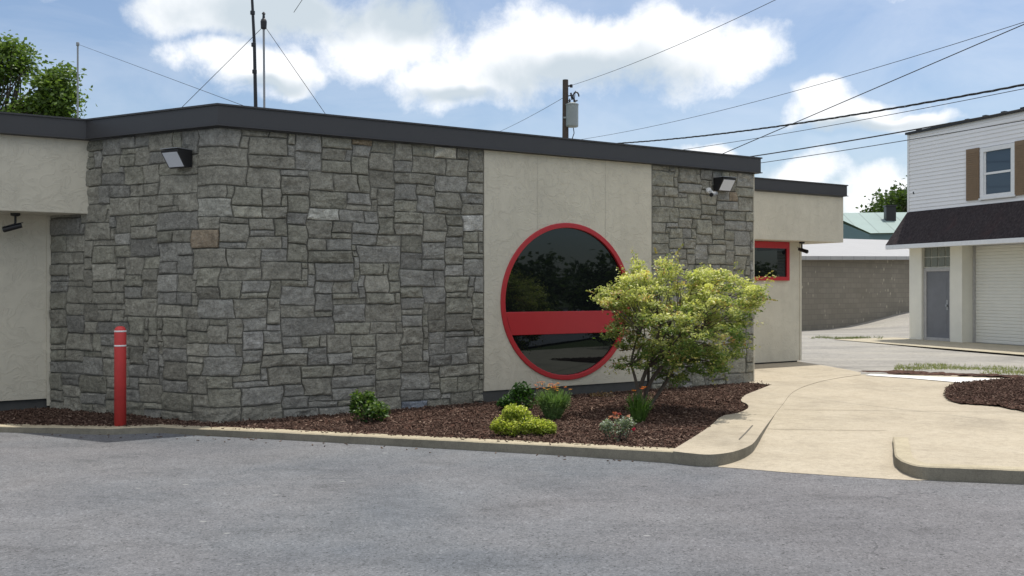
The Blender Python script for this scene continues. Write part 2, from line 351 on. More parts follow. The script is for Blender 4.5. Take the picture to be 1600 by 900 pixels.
# ------------------------------------------------------------------ ground
def sheet(name, mat, poly, z, **k):
    m = MB(); n = len(poly); m.v = [(p[0], p[1], p[2] if (z is None) else z) for p in poly]; m.face(range(n))
    o = m.build(name, mat, **k)
    bm = bmesh.new(); bm.from_mesh(o.data); bmesh.ops.triangulate(bm, faces=bm.faces); bmesh.ops.recalc_face_normals(bm, faces=bm.faces)
    if sum(f.normal.z for f in bm.faces) < 0: bmesh.ops.reverse_faces(bm, faces=bm.faces)
    bm.to_mesh(o.data); bm.free(); return o
def inpoly(x, y, poly):
    c = False; n = len(poly)
    for i in range(n):
        a = poly[i]; b = poly[i-1]
        if (a[1] > y) != (b[1] > y) and x < (b[0]-a[0])*(y-a[1])/(b[1]-a[1])+a[0]: c = not c
    return c
def smooth(a, b, x):
    t = max(0, min(1, (x-a)/(b-a))); return t*t*(3-2*t)
m = MB(); m.quad((-900, -900, -.06), (900, -900, -.06), (900, 900, -.06), (-900, 900, -.06)); m.build('ground', MT['far'], kind='structure')

# front line of the kerb, at the level of the lot
kf = [G(-420, 672), G(-150, 674), G(0, 675.6), G(170, 679.5), G(250, 676.5), G(320, 681), G(400, 685), G(600, 696), G(900, 713), G(1052, 724)]
kh = [.07, .07, .07, .075, .075, .075, .08, .085, .095, .11]
# the rounded end of the raised walk: (bottom px) then along the ramp
ke = [G(1100, 727.5), G(1130, 728), G(1155, 723), G(1172, 714)]
lot = [Vector((-60, -60, 0)), Vector((60, -60, 0)), Vector((60, 5.2, 0)), G(1800, 765), G(1600, 757), G(1500, 753), G(1440, 749.5), G(1300, 742), G(1165, 732)] + [Vector((p.x, p.y+.10, 0)) for p in (kf[9], kf[8], kf[6], kf[4], kf[3], kf[2], kf[0])] + [Vector((-60, 11, 0))]
sheet('parking_lot', MT['asphalt'], lot, 0.0, kind='structure')

def offset_line(pts, w):
    out = []
    for i, p in enumerate(pts):
        t = (pts[min(i+1, len(pts)-1)]-pts[max(i-1, 0)]); t.z = 0; t.normalize(); nrm = Vector((-t.y, t.x, 0)); out.append(p+nrm*w)
    return out
def spline(pts, n=5):
    out = []
    for i in range(len(pts)-1):
        p0 = pts[max(i-1, 0)]; p1 = pts[i]; p2 = pts[i+1]; p3 = pts[min(i+2, len(pts)-1)]
        for j in range(n):
            t = j/n; out.append(.5*((2*p1)+(p2-p0)*t+(2*p0-5*p1+4*p2-p3)*t*t+(3*p1-p0-3*p2+p3)*t*t*t))
    return out+[pts[-1]]
def kerb(name, fr, hs, w=.18, z0=-.05, hb=None, **k):
    bkl = offset_line(fr, w); m = MB(); n = len(fr); r = .010
    # subdivide for a slightly uneven arris
    F2, B2, H2 = [], [], []
    for i in range(n-1):
        seg = max(1, int((fr[i+1]-fr[i]).length/.12))
        for j in range(seg):
            t = j/seg; F2.append(fr[i].lerp(fr[i+1], t)); B2.append(bkl[i].lerp(bkl[i+1], t)); H2.append(hs[i]*(1-t)+hs[i+1]*t)
    F2.append(fr[-1]); B2.append(bkl[-1]); H2.append(hs[-1])
    rows = []
    for f, b, h in zip(F2, B2, H2):
        q = (b-f).normalized(); j = noise.noise(f*5)*.004; h = h+noise.noise(f*3.1+Vector((9, 0, 0)))*.004+noise.noise(f*17)*.002
        rows.append([(f+q*j, z0), (f+q*(.006+j), h-r), (f+q*(.012+j), h-.006), (f+q*(r+.008+j), h), (b-q*.004, h), (b, z0)])
    for rw in rows: m.v += [(p.x, p.y, z) for p, z in rw]
    for i in range(len(rows)-1):
        for j in range(5): a = i*6+j; m.face((a, a+6, a+7, a+1))
    m.face(range(6)); m.face([(len(rows)-1)*6+j for j in range(6)][::-1])
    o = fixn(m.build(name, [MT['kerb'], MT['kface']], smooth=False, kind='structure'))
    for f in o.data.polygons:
        if abs(f.normal.z) < .45: f.material_index = 1  # upright kerb faces get the darker concrete with painted-in shade
    return o
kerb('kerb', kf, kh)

# raised walk beside the bed
ZW = .11
top_r = [G(1100, 710, ZW), G(1130, 708.5, ZW), G(1152, 704, ZW), G(1170, 697, ZW), G(1180, 689, ZW), G(1195, 668, ZW), G(1210, 648, ZW), G(1224, 630, ZW), G(1237, 614, ZW), G(1256, 604, ZW), G(1282, 596, ZW), G(1312, 590, ZW), G(1345, 585.5, ZW)]
bed_edge = [G(1052, 702, ZW), G(1085, 682, ZW), G(1109, 666, ZW), G(1127, 650.5, ZW), G(1143, 647, ZW), G(1158, 643.5, ZW), G(1169, 637, ZW), G(1167, 631, ZW), G(1158, 626, ZW), G(1163, 618, ZW), G(1182, 610, ZW), G(1205, 601, ZW)]
kf_end = Vector((kf[9].x, kf[9].y, ZW)); top_r = spline([kf_end]+top_r)[1:]; bed_edge = spline(bed_edge, 4)
walk = [kf_end] + top_r + [G(1345, 582, ZW), G(1322, 577, ZW), G(1290, 571.5, ZW), G(1262, 567, ZW), G(1240, 563, ZW), E0+bk*6+d1*1.5, E0+bk*6-d1*.2, E0+bk*.1-d1*.2] + bed_edge[::-1]
def slab(name, mat, poly, z1, z0=-.05, **k):
    m = MB(); m.prism(poly, z0, z1); o = m.build(name, mat, **k)
    bm = bmesh.new(); bm.from_mesh(o.data); big = [f for f in bm.faces if len(f.verts) > 4]; bmesh.ops.triangulate(bm, faces=big); bmesh.ops.recalc_face_normals(bm, faces=bm.faces); bm.to_mesh(o.data); bm.free(); return o
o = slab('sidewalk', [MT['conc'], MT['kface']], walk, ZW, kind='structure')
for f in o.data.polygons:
    if abs(f.normal.z) < .3: f.material_index = 1  # slab edges too: shade painted by the darker concrete
# ramp apron between the two kerbs, climbing from the lot to the walk
ik = [G(1396, 705, .02), G(1397, 727), G(1402, 735), G(1414, 742), G(1436, 748.5), G(1470, 751.5), G(1520, 753.5), G(1600, 757), G(1750, 763), G(2100, 778)]
ik[0] = Vector((ik[1].x+.36, ik[1].y+.94, 0))
ikh = [.112, .114, .108, .112, .115, .118, .118, .118, .118, .118]
iks = spline(ik, 5); ikhs = [ikh[min(i//5, 9)]*(1-(i % 5)/5)+ikh[min(i//5+1, 9)]*(i % 5)/5 for i in range(len(iks))]
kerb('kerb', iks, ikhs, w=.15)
kc = offset_line(iks, .085); kx = (kc[0]-kc[1]).normalized(); kc = [kc[0]+kx*8]+kc
def kside(x, y):
    p = Vector((x, y, 0)); best = (9e9, 0, 0)
    for i in range(len(kc)-1):
        a, b = kc[i], kc[i+1]; d = b-a; t = max(0, min(1, (p-a).dot(d)/d.length_squared)); q = a+d*t; l = (p-q).length
        if l < best[0]: best = (l, d.x*(p.y-a.y)-d.y*(p.x-a.x), (1-t)*d.length if i == 0 else 0)
    return math.copysign(best[0], best[1]), best[2]
RA = G(1165, 732); RB = G(1600, 757); RT = (RB-RA).normalized(); RN = Vector((-RT.y, RT.x, 0))
def rampz(x, y):
    d = (Vector((x, y, 0))-RA).dot(RN); base = max(.003, min(ZW-.006, .003+(ZW-.004)*max(0, d)/3.2))
    s_, far = kside(x, y); w = .04+far*.55; f = smooth(-w, w+.001, s_)
    return base*(1-f)+max(base, .098)*f
fr = [G(1122, 730), G(1165, 733), G(1300, 743), G(1400, 749), G(1440, 750.8)]+[p for p in offset_line(ik, .06)[5:]]
bkp = [Vector((4.9, 16.1, 0)), Vector((5.0, 16.3, 0)), Vector((6.2, 16.4, 0)), Vector((7.6, 16.2, 0)), Vector((8.4, 15.9, 0)), Vector((9.2, 15.7, 0)), Vector((10, 15.5, 0)), Vector((11, 15.4, 0)), Vector((14, 15, 0)), Vector((20, 13.5, 0))]
bkp = bkp[:len(fr)]; fr2 = []; bk2 = []
for i in range(len(fr)-1):
    for j in range(14): q_ = fr[i].lerp(fr[i+1], j/14); q_.y -= (.012+.022*abs(noise.noise(q_*2.3))+.012*noise.noise(q_*11)) if 0 < i < 4 else 0; fr2.append(q_); bk2.append(bkp[i].lerp(bkp[i+1], j/14))
fr2.append(fr[-1]); bk2.append(bkp[-1])
m = MB(); NB = 110
for j in range(NB+1):
    for a, b in zip(fr2, bk2): p = a.lerp(b, (j/NB)**1.5); m.v.append((p.x, p.y, rampz(p.x, p.y)))
for j in range(NB):
    for i in range(len(fr2)-1): q = j*len(fr2)+i; m.face((q, q+1, q+1+len(fr2), q+len(fr2)))
m.build('apron', MT['conc'], smooth=True, kind='structure')
def grid_sheet(name, mat, inside, x0, x1, y0, y1, st, zf, **k):
    m = MB(); idx = {}; nx = int((x1-x0)/st); ny = int((y1-y0)/st)
    def vid(i, j):
        if (i, j) not in idx:
            x = x0+i*st; y = y0+j*st; idx[(i, j)] = len(m.v); m.v.append((x, y, zf(x, y)))
        return idx[(i, j)]
    for i in range(nx):
        for j in range(ny):
            if inside(x0+(i+.5)*st, y0+(j+.5)*st): m.face((vid(i, j), vid(i+1, j), vid(i+1, j+1), vid(i, j+1)))
    return m.build(name, mat, smooth=True, **k)
# bright newer strip of walk at the back
st = [G(1352, 586.5, ZW), G(1420, 591, ZW), G(1500, 598, ZW), G(1620, 606, ZW), G(1760, 606, ZW), G(1600, 593, ZW), G(1440, 588, ZW), G(1360, 584.5, ZW)]
sheet('sidewalk', MT['wconc'], st, ZW+.004, kind='structure')
# joints in the apron
def groove(pts, w=.012):
    m = MB()
    for a, b in zip(pts[:-1], pts[1:]):
        t = (b-a).normalized(); q = Vector((-t.y, t.x, 0))*w/2
        za = a.z+.005; zb = b.z+.005; m.quad((a.x-q.x, a.y-q.y, za), (b.x-q.x, b.y-q.y, zb), (b.x+q.x, b.y+q.y, zb), (a.x+q.x, a.y+q.y, za))
    return m
gm_ = MB()
for pts in ([G(1155, 687, ZW), G(1165, 677, ZW), G(1176, 665, ZW)],):
    g = groove(pts, .014); gm_.v += g.v; gm_.f += g.f; gm_.c += g.c; gm_.mi += g.mi
gm_.build('expansion_joint', MT['sealant'], kind='structure')
jm = []
for (ua, va, ub, vb) in ((1200, 672, 1385, 676), (1225, 646, 1600, 650)):
    pa = G(ua, va, .06); pb = G(ub, vb, .06)
    jm.append([Vector((p.x, p.y, rampz(p.x, p.y)+.001)) for p in [pa.lerp(pb, i/10) for i in range(11)]])
g0 = MB()
for pts in jm:
    g = groove(pts, .012); o_ = len(g0.v); g0.v += g.v; g0.f += [tuple(i+o_ for i in f) for f in g.f]; g0.c += g.c; g0.mi += g.mi
g0.build('expansion_joint', plain('joint_line', (.25, .21, .15), .9), kind='structure')

# far lot, alley, street
def alleyz(x, y): return -.01+.62*smooth(11.5, 18, x)*smooth(30, 40, y)+.35*smooth(40, 60, y)+.03*smooth(24, 28, y)
grid_sheet('street', MT['alley'], lambda x, y: True, -2, 60, 16.6, 70, 1.0, alleyz, kind='structure')
tanm = m_concrete('tan_apron', (.42, .37, .27), (.50, .45, .34), .8)
OW = Vector((12.23, 29.2, 0)); AW = Vector((.3714, -.9285, 0)).normalized(); AW = Vector((.348, -.937, 0)).normalized(); NW = Vector((AW.y, -AW.x, 0))
pts = [OW-AW*.8-NW*.2, OW-AW*.6+NW*2.4, OW+AW*14+NW*3.0, OW+AW*14-NW*.2]
sheet('apron', tanm, pts, .035, kind='structure')

# mulch beds (mound meshes) ------------------------------------------------
def bed(name, inside, x0, x1, y0, y1, zf, st=.05):
    return grid_sheet(name, MT['mulch'], inside, x0, x1, y0, y1, st, zf, kind='structure')
kb = offset_line(kf, .12)
bed_poly = [(p.x, p.y) for p in kb] + [(p.x, p.y) for p in bed_edge] + [((E0+d1*.15+n1*.0).x, (E0+d1*.15).y)] + [((E0+bk*.3).x, (E0+bk*.3).y), ((C0+bk*.3).x, (C0+bk*.3).y), ((J0+bk*.3).x, (J0+bk*.3).y), ((J0-d1*6+bk*.3).x, (J0-d1*6+bk*.3).y)]
def bedz(x, y):
    p = Vector((x, y, 0)); w = smooth(-4, 2, x)
    return .062+.03*w+.012*noise.noise(p*1.3)+.016*noise.noise(p*9)+.010*noise.noise(p*23)
bp_x = [p[0] for p in bed_poly]; bp_y = [p[1] for p in bed_poly]
bed('mulch_bed', lambda x, y: inpoly(x, y, bed_poly), min(bp_x), max(bp_x), min(bp_y), max(bp_y), bedz, .045)
rb = [G(1475, 617, ZW), G(1478, 610, ZW), G(1492, 603, ZW), G(1530, 599.5, ZW), G(1572, 596, ZW), G(1600, 592, ZW), G(1700, 592, ZW), G(1800, 620, ZW), G(1750, 665, ZW), G(1600, 643.5, ZW), G(1560, 635, ZW), G(1500, 631, ZW), G(1480, 625, ZW)]
rbp = [(p.x, p.y) for p in rb]
def rbz(x, y):
    p = Vector((x, y, 0)); c = Vector((8.2, 13.2, 0)); return ZW+.012+.10*max(0, 1-(p-c).length/2.6)+.02*noise.noise(p*8)+.012*noise.noise(p*20)
bed('mulch_bed', lambda x, y: inpoly(x, y, rbp), min(p[0] for p in rbp), max(p[0] for p in rbp), min(p[1] for p in rbp), max(p[1] for p in rbp), rbz, .045)
sb = [G(1330, 582, .09), G(1420, 586.5, .09), G(1600, 593, .09), G(1750, 596, .09), G(1750, 589, .09), G(1600, 588.5, .09), G(1480, 585, .09), G(1400, 581, .09)]
sbp = [(p.x, p.y) for p in sb]
bed('mulch_bed', lambda x, y: inpoly(x, y, sbp), min(p[0] for p in sbp), max(p[0] for p in sbp), min(p[1] for p in sbp), max(p[1] for p in sbp), lambda x, y: .115+.03*noise.noise(Vector((x*4, y*4, 0))), .1)
def chips(name, poly, zf, n, **k):
    m = MB(); xs = [p[0] for p in poly]; ys = [p[1] for p in poly]; cnt = 0; rnd = random.Random(3)
    while cnt < n:
        x = rnd.uniform(min(xs), max(xs)); y = rnd.uniform(min(ys), max(ys))
        if not inpoly(x, y, poly): continue
        cnt += 1; a = rnd.uniform(0, 6.28); l = rnd.uniform(.007, .026)*(1.7 if rnd.random() < .06 else 1); w = rnd.uniform(.003, .008); t = rnd.uniform(.002, .005)
        M_ = Matrix.Translation((x, y, zf(x, y)+rnd.uniform(.002, .014))) @ Matrix.Rotation(a, 4, 'Z') @ Matrix.Rotation(rnd.gauss(0, .45), 4, 'Y') @ Matrix.Rotation(rnd.gauss(0, .5), 4, 'X')
        k0 = len(m.f); m.box((-l, -w, -t), (l, w, t), M_); g = rnd.random()**1.5
        c = (.055+.10*g, .033+.068*g, .025+.052*g)
        if rnd.random() < .05: c = (.24, .17, .13)
        for i in range(k0, len(m.f)): m.c[i] = c
    return m.build(name, MT['chip'], colors=True, kind='stuff', **k)
vis = [(max(-7.5, p[0]), p[1]) for p in bed_poly]
tag(chips('wood_chips', vis, bedz, 26000), 'dark red-brown shredded mulch loose over the bed along the stone wall', 'mulch')
tag(chips('wood_chips', rbp, rbz, 8000), 'brown shredded mulch in the rounded bed at the right edge of the walk', 'mulch')

# ------------------------------------------------------------------ main building
def xy(v): return (v.x, v.y)
BLD = empty('commercial_building', (C0.x, C0.y, 0), 0, label='low flat-roofed building with grey stone facing, cream stucco and a round red window', cat='building')
def bp(mb, name, mat, **k):                 # part of the building: world coordinates -> child
    o = mb.build(name, mat, **k); o.parent = BLD; o.matrix_parent_inverse = Matrix.Translation((-C0.x, -C0.y, 0)); return o
D = 9.0
m = MB(); m.prism([xy(C0), xy(E0), xy(E0+bk*D), xy(J0+bk*(D-1)), xy(J0)], -.05, ZF0-.02); fixn(bp(m, 'core_wall', MT['mortar']))
# left wing lower wall
L9 = J0-d1*9
m = MB(); m.prism([xy(J0+bk*.02), xy(J0+bk*6), xy(L9+bk*6), xy(L9+bk*.02)], .19, ZS); fixn(bp(m, 'stucco_wall', MT['stucco']))
m = MB(); m.prism([xy(J0+bk*.07), xy(J0+bk*6), xy(L9+bk*6), xy(L9+bk*.07)], -.05, .19); fixn(bp(m, 'foundation', MT['found']))
m = MB(); m.prism([xy(J0-d1*.05+n1*.01), xy(J0-d1*.005+n1*.01), xy(J0-d1*.005+bk*.05), xy(J0-d1*.05+bk*.05)], .10, ZS-.003); fixn(bp(m, 'corner_trim', MT['stucco']))
L9k = K0-d1*9
m = MB(); m.prism([xy(K0+n1*.0), xy(J0+bk*.3), xy(L9+bk*.3), xy(L9k)], ZS, ZF0); fixn(bp(m, 'canopy_box', MT['stucco'], bevel=.008))
# right wing
Rw = Vector((6.70, 19.15, 0)); Ww = Vector((5.83, 19.12, 0))
nR = Ww-(n1*((Ww-Rw).dot(n1)))   # foot in the box plane
m = MB(); m.prism([xy(Rw), xy(Rw+bk*5), xy(Rw-d1*5+bk*5), xy(Rw-d1*5)], ZS, ZF0); fixn(bp(m, 'canopy_box', MT['stucco'], bevel=.008))
m = MB(); m.prism([xy(Ww), xy(Ww+bk*4), xy(Ww-d1*4+bk*4), xy(Ww-d1*4)], .14, ZS-.002); fixn(bp(m, 'stucco_wall', MT['stucco']))
m = MB(); m.prism([xy(Ww-d1*.05+bk*.05), xy(Ww+bk*4), xy(Ww-d1*4+bk*4), xy(Ww-d1*4+bk*.05)], -.05, .14); fixn(bp(m, 'foundation', MT['found']))
m = MB(); m.prism([xy(Ww-d1*.04+n1*.012), xy(Ww+d1*.012+n1*.012), xy(Ww+d1*.012+bk*.1), xy(Ww-d1*.04+bk*.1)], .14, ZS-.004); fixn(bp(m, 'corner_trim', MT['stucco']))

# stucco panel with a round opening
def W1(t, z, out=0.0): p = C0+d1*t+n1*out; return Vector((p.x, p.y, z))
tc = hit(C0, d1, 885.5); zc = 1.6-21/F*(C0+d1*tc).y; RR = 1.095
print('tc', tc, zc, tS0, tS1, tE)
m = MB(); SEG = 64
zb, zt = .235, ZF0-.005
# ring of points round the circle joined to the rectangle outline
def rect_pt(a):
    dx, dz = math.cos(a), math.sin(a); k = 1e9
    if dx > 1e-6: k = min(k, (tS1-tc)/dx)
    if dx < -1e-6: k = min(k, (tS0-tc)/dx)
    if dz > 1e-6: k = min(k, (zt-zc)/dz)
    if dz < -1e-6: k = min(k, (zb-zc)/dz)
    return tc+dx*k, zc+dz*k
angs = sorted([2*math.pi*i/SEG for i in range(SEG)] + [math.atan2(z-zc, t-tc) % (2*math.pi) for t in (tS0, tS1) for z in (zb, zt)])
for a in angs:
    t, z = rect_pt(a); m.v.append(tuple(W1(tc+(RR-.03)*math.cos(a), zc+(RR-.03)*math.sin(a), .03))); m.v.append(tuple(W1(t, z, .03)))
    m.v.append(tuple(W1(tc+(RR-.03)*math.cos(a), zc+(RR-.03)*math.sin(a), -.1))); m.v.append(tuple(W1(t, z, 0)))
for i in range(len(angs)):
    j = (i+1) % len(angs); a, b = 4*i, 4*j
    m.face((a, a+1, b+1, b)); m.face((a, b, b+2, a+2)); m.face((a+1, a+3, b+3, b+1))
fixn(bp(m, 'stucco_panel', MT['stucco']))
for tt in (hit(C0, d1, 838), hit(C0, d1, 944)):
    m = MB()
    for za, zb2 in ((zc+math.sqrt(max(0, RR*RR-(tt-tc)**2))+.02, zt),):
        p = [W1(tt-.004, za, .0325), W1(tt+.004, za, .0325), W1(tt+.004, zb2, .0325), W1(tt-.004, zb2, .0325)]; m.quad(*p)
    bp(m, 'panel_seam', plain('seam', (.50, .465, .385), .9))
m = MB(); m.v = [tuple(W1(tS0-.05, -.02, .012)), tuple(W1(tS1+.05, -.02, .012)), tuple(W1(tS1+.05, .235, .012)), tuple(W1(tS0-.05, .235, .012))]; m.face((0, 1, 2, 3))
bp(m, 'foundation', MT['found'])
# round window
WN = empty('round_window'); WN.parent = BLD; WN.location = W1(tc, zc, 0)-Vector((C0.x, C0.y, 0)); WN.rotation_euler = (0, 0, math.atan2(d1.y, d1.x))
# local: x along wall, y inward, z up
def ring(name, r0, r1, y0, y1, mat, par, seg=72, bev=.008):
    m = MB()
    for i in range(seg):
        a = 2*math.pi*i/seg; c, s = math.cos(a), math.sin(a)
        for (r, y) in ((r0, y0), (r1, y0), (r1, y1), (r0, y1)): m.v.append((r*c, y, r*s))
    for i in range(seg):
        j = (i+1) % seg
        for k in range(4): m.face((4*i+k, 4*j+k, 4*j+(k+1) % 4, 4*i+(k+1) % 4))
    o = m.build(name, mat, par, smooth=False, bevel=bev); return fixn(o)
ring('frame', RR-.068, RR+.002, -.050, .05, MT['red'], WN)
zb1 = 1.6-37/F*12.95-zc; zb0 = 1.6-73/F*12.95-zc; ri = RR-.07
m = MB(); top_ = []; bot_ = []
for i in range(13):
    pass
xs1 = math.sqrt(ri*ri-zb1*zb1); xs0 = math.sqrt(ri*ri-zb0*zb0)
prof = [(-xs0, zb0), (xs0, zb0), (xs1, zb1), (-xs1, zb1)]
n = 4; m.v = [(x, -.030, z) for x, z in prof]+[(x, .01, z) for x, z in prof]
m.face((0, 1, 2, 3)); m.face((7, 6, 5, 4))
for i in range(4): j = (i+1) % 4; m.face((i, i+4, j+4, j))
fixn(m.build('crossbar', MT['red'], WN, bevel=.006))
def seg_pane(z0, z1, upper):
    m = MB(); pts = []
    a0 = math.asin(max(-1, min(1, (z0 if upper else z1)/ri)))
    rng = [a0+(math.pi-2*a0)*i/40 for i in range(41)] if upper else [math.pi-a0+(math.pi+2*a0)*i/40 for i in range(41)]
    m.v = [(ri*math.cos(a), -.012, ri*math.sin(a)) for a in rng]+[(ri*math.cos(a), .0, ri*math.sin(a)) for a in rng]
    m.face(range(41)); m.face(range(41, 82)); 
    for i in range(41): j = (i+1) % 41; m.face((i, j, 41+j, 41+i))
    return fixn(m.build('pane', MT['glass'], WN))
seg_pane(zb1, 0, True); seg_pane(0, zb0, False)
# small window of the right wing (under the canopy)
tw = (Ww-Vector((0, 0, 0)))
def WW(u): k = hit(Ww, d1, u); return k
k0, k1 = WW(1176)-.5, WW(1231); zwt = ZS-.006; Yw = (Ww+d1*k1).y; zwb = 1.6+(450-438.5)/F*Yw
SW = empty('window'); SW.parent = BLD; SW.location = Ww-Vector((C0.x, C0.y, 0)); SW.rotation_euler = (0, 0, math.atan2(d1.y, d1.x))
m = MB(); f_ = .075
m.box((k0, -.05, zwb), (k1, .03, zwb+f_)); m.box((k0, -.05, zwt-.13), (k1, .03, zwt)); m.box((k1-f_, -.05, zwb+f_), (k1, .03, zwt-.13)); m.box((k0, -.05, zwb+f_), (k0+f_, .03, zwt-.13))
m.build('frame', MT['red'], SW, bevel=.004)
m = MB(); m.box((k0+f_, -.02, zwb+f_), (k1-f_, -.008, zwt-.13)); m.build('pane', MT['glass'], SW)

# fascia and roof
def fascia(name, pts, z0, z1, out=.05, th=.12, cap=True):
    n = len(pts); m = MB()
    def offs(w):
        res = []
        for i, p in enumerate(pts):
            ns = []
            if i > 0: t = (pts[i]-pts[i-1]).normalized(); ns.append(Vector((t.y, -t.x, 0)))
            if i < n-1: t = (pts[i+1]-pts[i]).normalized(); ns.append(Vector((t.y, -t.x, 0)))
            if len(ns) == 2: b = (ns[0]+ns[1]); b = b/(1+ns[0].dot(ns[1])); res.append(p+b*w)
            else: res.append(p+ns[0]*w)
        return res
    def band(a, b, z0, z1):
        A, B = offs(a), offs(b); k = len(m.v)
        for p, q in zip(A, B): m.v.extend([(p.x, p.y, z0), (p.x, p.y, z1), (q.x, q.y, z1), (q.x, q.y, z0)])
        for i in range(n-1):
            for j in range(4): x = k+4*i; m.face((x+j, x+4+j, x+4+(j+1) % 4, x+(j+1) % 4))
        m.face((k, k+1, k+2, k+3)); e = k+4*(n-1); m.face((e+3, e+2, e+1, e))
    band(out, -th, z0+.012, z1-.02); band(out+.018, -th-.01, z1-.02, z1); band(out+.02, out-.05, z0, z0+.012)
    return fixn(bp(m, name, MT['fascia']))
fascia('fascia', [L9k, K0, C0, E0, E0+bk*D], ZF0, ZF1, out=.09)
fascia('fascia', [Rw-d1*5, Rw, Rw+bk*5], ZF0+.02, ZF1, out=.05)
m = MB(); m.prism([xy(p) for p in (C0, E0, E0+bk*D, J0+bk*(D-1), J0)], ZF0-.015, ZF1-.09); m.prism([xy(p) for p in (K0, J0+bk*.005, J0+bk*6, L9+bk*6, L9k)], ZF0+.002, ZF1-.1)
m.prism([xy(p) for p in (Rw, Rw+bk*5, Rw-d1*5+bk*5, Rw-d1*5)], ZF0+.002, ZF1-.1); fixn(bp(m, 'roof', MT['roof']))

# stone facing ------------------------------------------------------------
def wallpos(s, z, out):
    if s >= 0: p = C0+d1*s
    else: p = C0+d2*(-s)
    w = max(0, min(1, (s+.12)/.24)); w = w*w*(3-2*w); nn = (n2*(1-w)+n1*w).normalized()
    r = max(0, 1-abs(s)/.12)*.018
    p = p+nn*out; return (p.x, p.y, z)
def stones(name, s0, s1, z0, z1, cw, ch, seed, lights=(), wts=None, olive=.25, gain=1.0, shelf=False):
    rnd = random.Random(seed); NX = max(2, round((s1-s0)/cw)); NZ = max(2, round((z1-z0)/ch)); cw = (s1-s0)/NX; ch = (z1-z0)/NZ
    occ = [[False]*NX for _ in range(NZ)]; st = []
    sizes = wts or [(3,1),(4,1),(3,2),(4,2),(4,2),(5,2),(3,2),(2,2),(3,3),(4,3),(5,3),(6,3),(6,2),(2,3),(2,2),(5,3),(7,3),(3,3)]
    for j in range(NZ):
        for i in range(NX):
            if occ[j][i]: continue
            w, h = rnd.choice(sizes); 
            fw = 1
            while fw < w+1 and i+fw < NX and not occ[j][i+fw]: fw += 1
            w2 = min(w, fw)
            if fw-w2 == 1: w2 = fw
            h = min(h, NZ-j)
            if NZ-j-h == 1 and rnd.random() < .5: h = NZ-j
            if w2 == 1: h = min(h, 2)
            for b in range(h):
                for a in range(w2):
                    if occ[j+b][i+a]: h = b; break
                else: continue
                break
            for b in range(h):
                for a in range(w2): occ[j+b][i+a] = True
            st.append((i, j, w2, h))
    off = rnd.uniform(0, 50)
    def warp(x, z):
        if x <= s0+.001 or x >= s1-.001: wx = 0
        else: wx = 1
        a = noise.noise(Vector((x*2.3+off, z*2.8, 1.3)))*.040+noise.noise(Vector((x*5+off, z*6.5, 4.1)))*.034
        b = noise.noise(Vector((x*1.9, z*2.2+off, 7.7)))*.018+noise.noise(Vector((x*9, z*6+off, 2.2)))*.007
        e = min(1, (x-s0)/.15, (s1-x)/.15); f = min(1, (z-z0)/.12, (z1-z)/.12)
        return x+a*max(0, e), z+b*max(0, f)
    m = MB(); gap = .0036
    for (i, j, w, h) in st:
        xa, xb = s0+i*cw+gap, s0+(i+w)*cw-gap; za, zb = z0+j*ch+gap, z0+(j+h)*ch-gap
        base = rnd.uniform(.295, .36)*gain; r_ = rnd.random()
        if r_ < olive: c = (base*1.02, base*.985, base*.80)
        elif r_ < olive+.25: c = (base*1.0, base*.975, base*.87)
        else: c = (base*1.03, base*.985, base*.82)
        if rnd.random() < .12: c = tuple(v*.80 for v in c)
        if rnd.random() < .07: c = tuple(v*1.25 for v in c)
        if rnd.random() < .004: c = (.36*gain, .29*gain, .21*gain)
        for (ls, lz, lc) in lights:
            if xa-gap <= ls < xb+gap and za-gap <= lz < zb+gap: c = lc
        depth = rnd.uniform(.014, .040); tx = rnd.uniform(-.014, .014); tz = rnd.uniform(-.016, .010); amp = rnd.choice([.008, .014, .020, .028])
        fx = rnd.uniform(0, 99)
        e = .007; nu = max(2, int((xb-xa)/.026)); nv = max(2, int((zb-za)/.022))
        us = [0, e/(xb-xa)]+[q/nu for q in range(1, nu)]+[1-e/(xb-xa), 1]; vs = [0, e/(zb-za)]+[q/nv for q in range(1, nv)]+[1-e/(zb-za), 1]
        if xa < -.0 < xb:
            us = sorted(set(us+[(q-xa)/(xb-xa) for q in (-.09, -.06, -.03, 0, .03, .06, .09) if xa+.012 < q < xb-.012]))
        k = len(m.v); nU, nV = len(us), len(vs)
        for b, v in enumerate(vs):
            for a, u in enumerate(us):
                x = xa+(xb-xa)*u; z = za+(zb-za)*v
                edge = (a in (0, nU-1)) or (b in (0, nV-1)); edge2 = (a in (1, nU-2)) or (b in (1, nV-2))
                if edge: o_ = .001
                else:
                    nn = noise.noise(Vector((x*6+fx, z*9, fx)))+.55*noise.noise(Vector((x*17+fx, z*24, fx)))
                    o_ = depth+tx*(u-.5)+tz*(v-.5)+amp*nn
                    if edge2: o_ = max(.006, o_*.8)
                o_ = max(.003, o_)
                # chipped corners
                X, Z = warp(x, z); m.v.append(wallpos(X, Z, o_))
        for b in range(nV-1):
            for a in range(nU-1):
                q = k+b*nU+a; m.face((q, q+1, q+1+nU, q+nU), 0, c)
    o = bp(m, name, MT['stone'], colors=True)
    return o
def wc(u, v):   # wall coordinate of a photo pixel on the right-hand face
    t = hit(C0, d1, u); return t, CAMZ+(450-v)/F*(C0+d1*t).y
LT = (.58, .57, .50)
lights = [(*wc(505, 331), LT), (*wc(683, 241), (.60, .57, .47)), (*wc(741, 338), (.58, .57, .52)), (*wc(350, 326), (.46, .45, .39)), (*wc(640, 632), (.30, .33, .38)), (*wc(565, 219), (.40, .32, .22)),
          (*wc(430, 512), (.43, .42, .39)), (*wc(390, 545), (.40, .39, .36))]
stones('stone_facing', -tJ+.004, tS0-.004, .02, ZF0-.004, .080, .072, 11, lights)
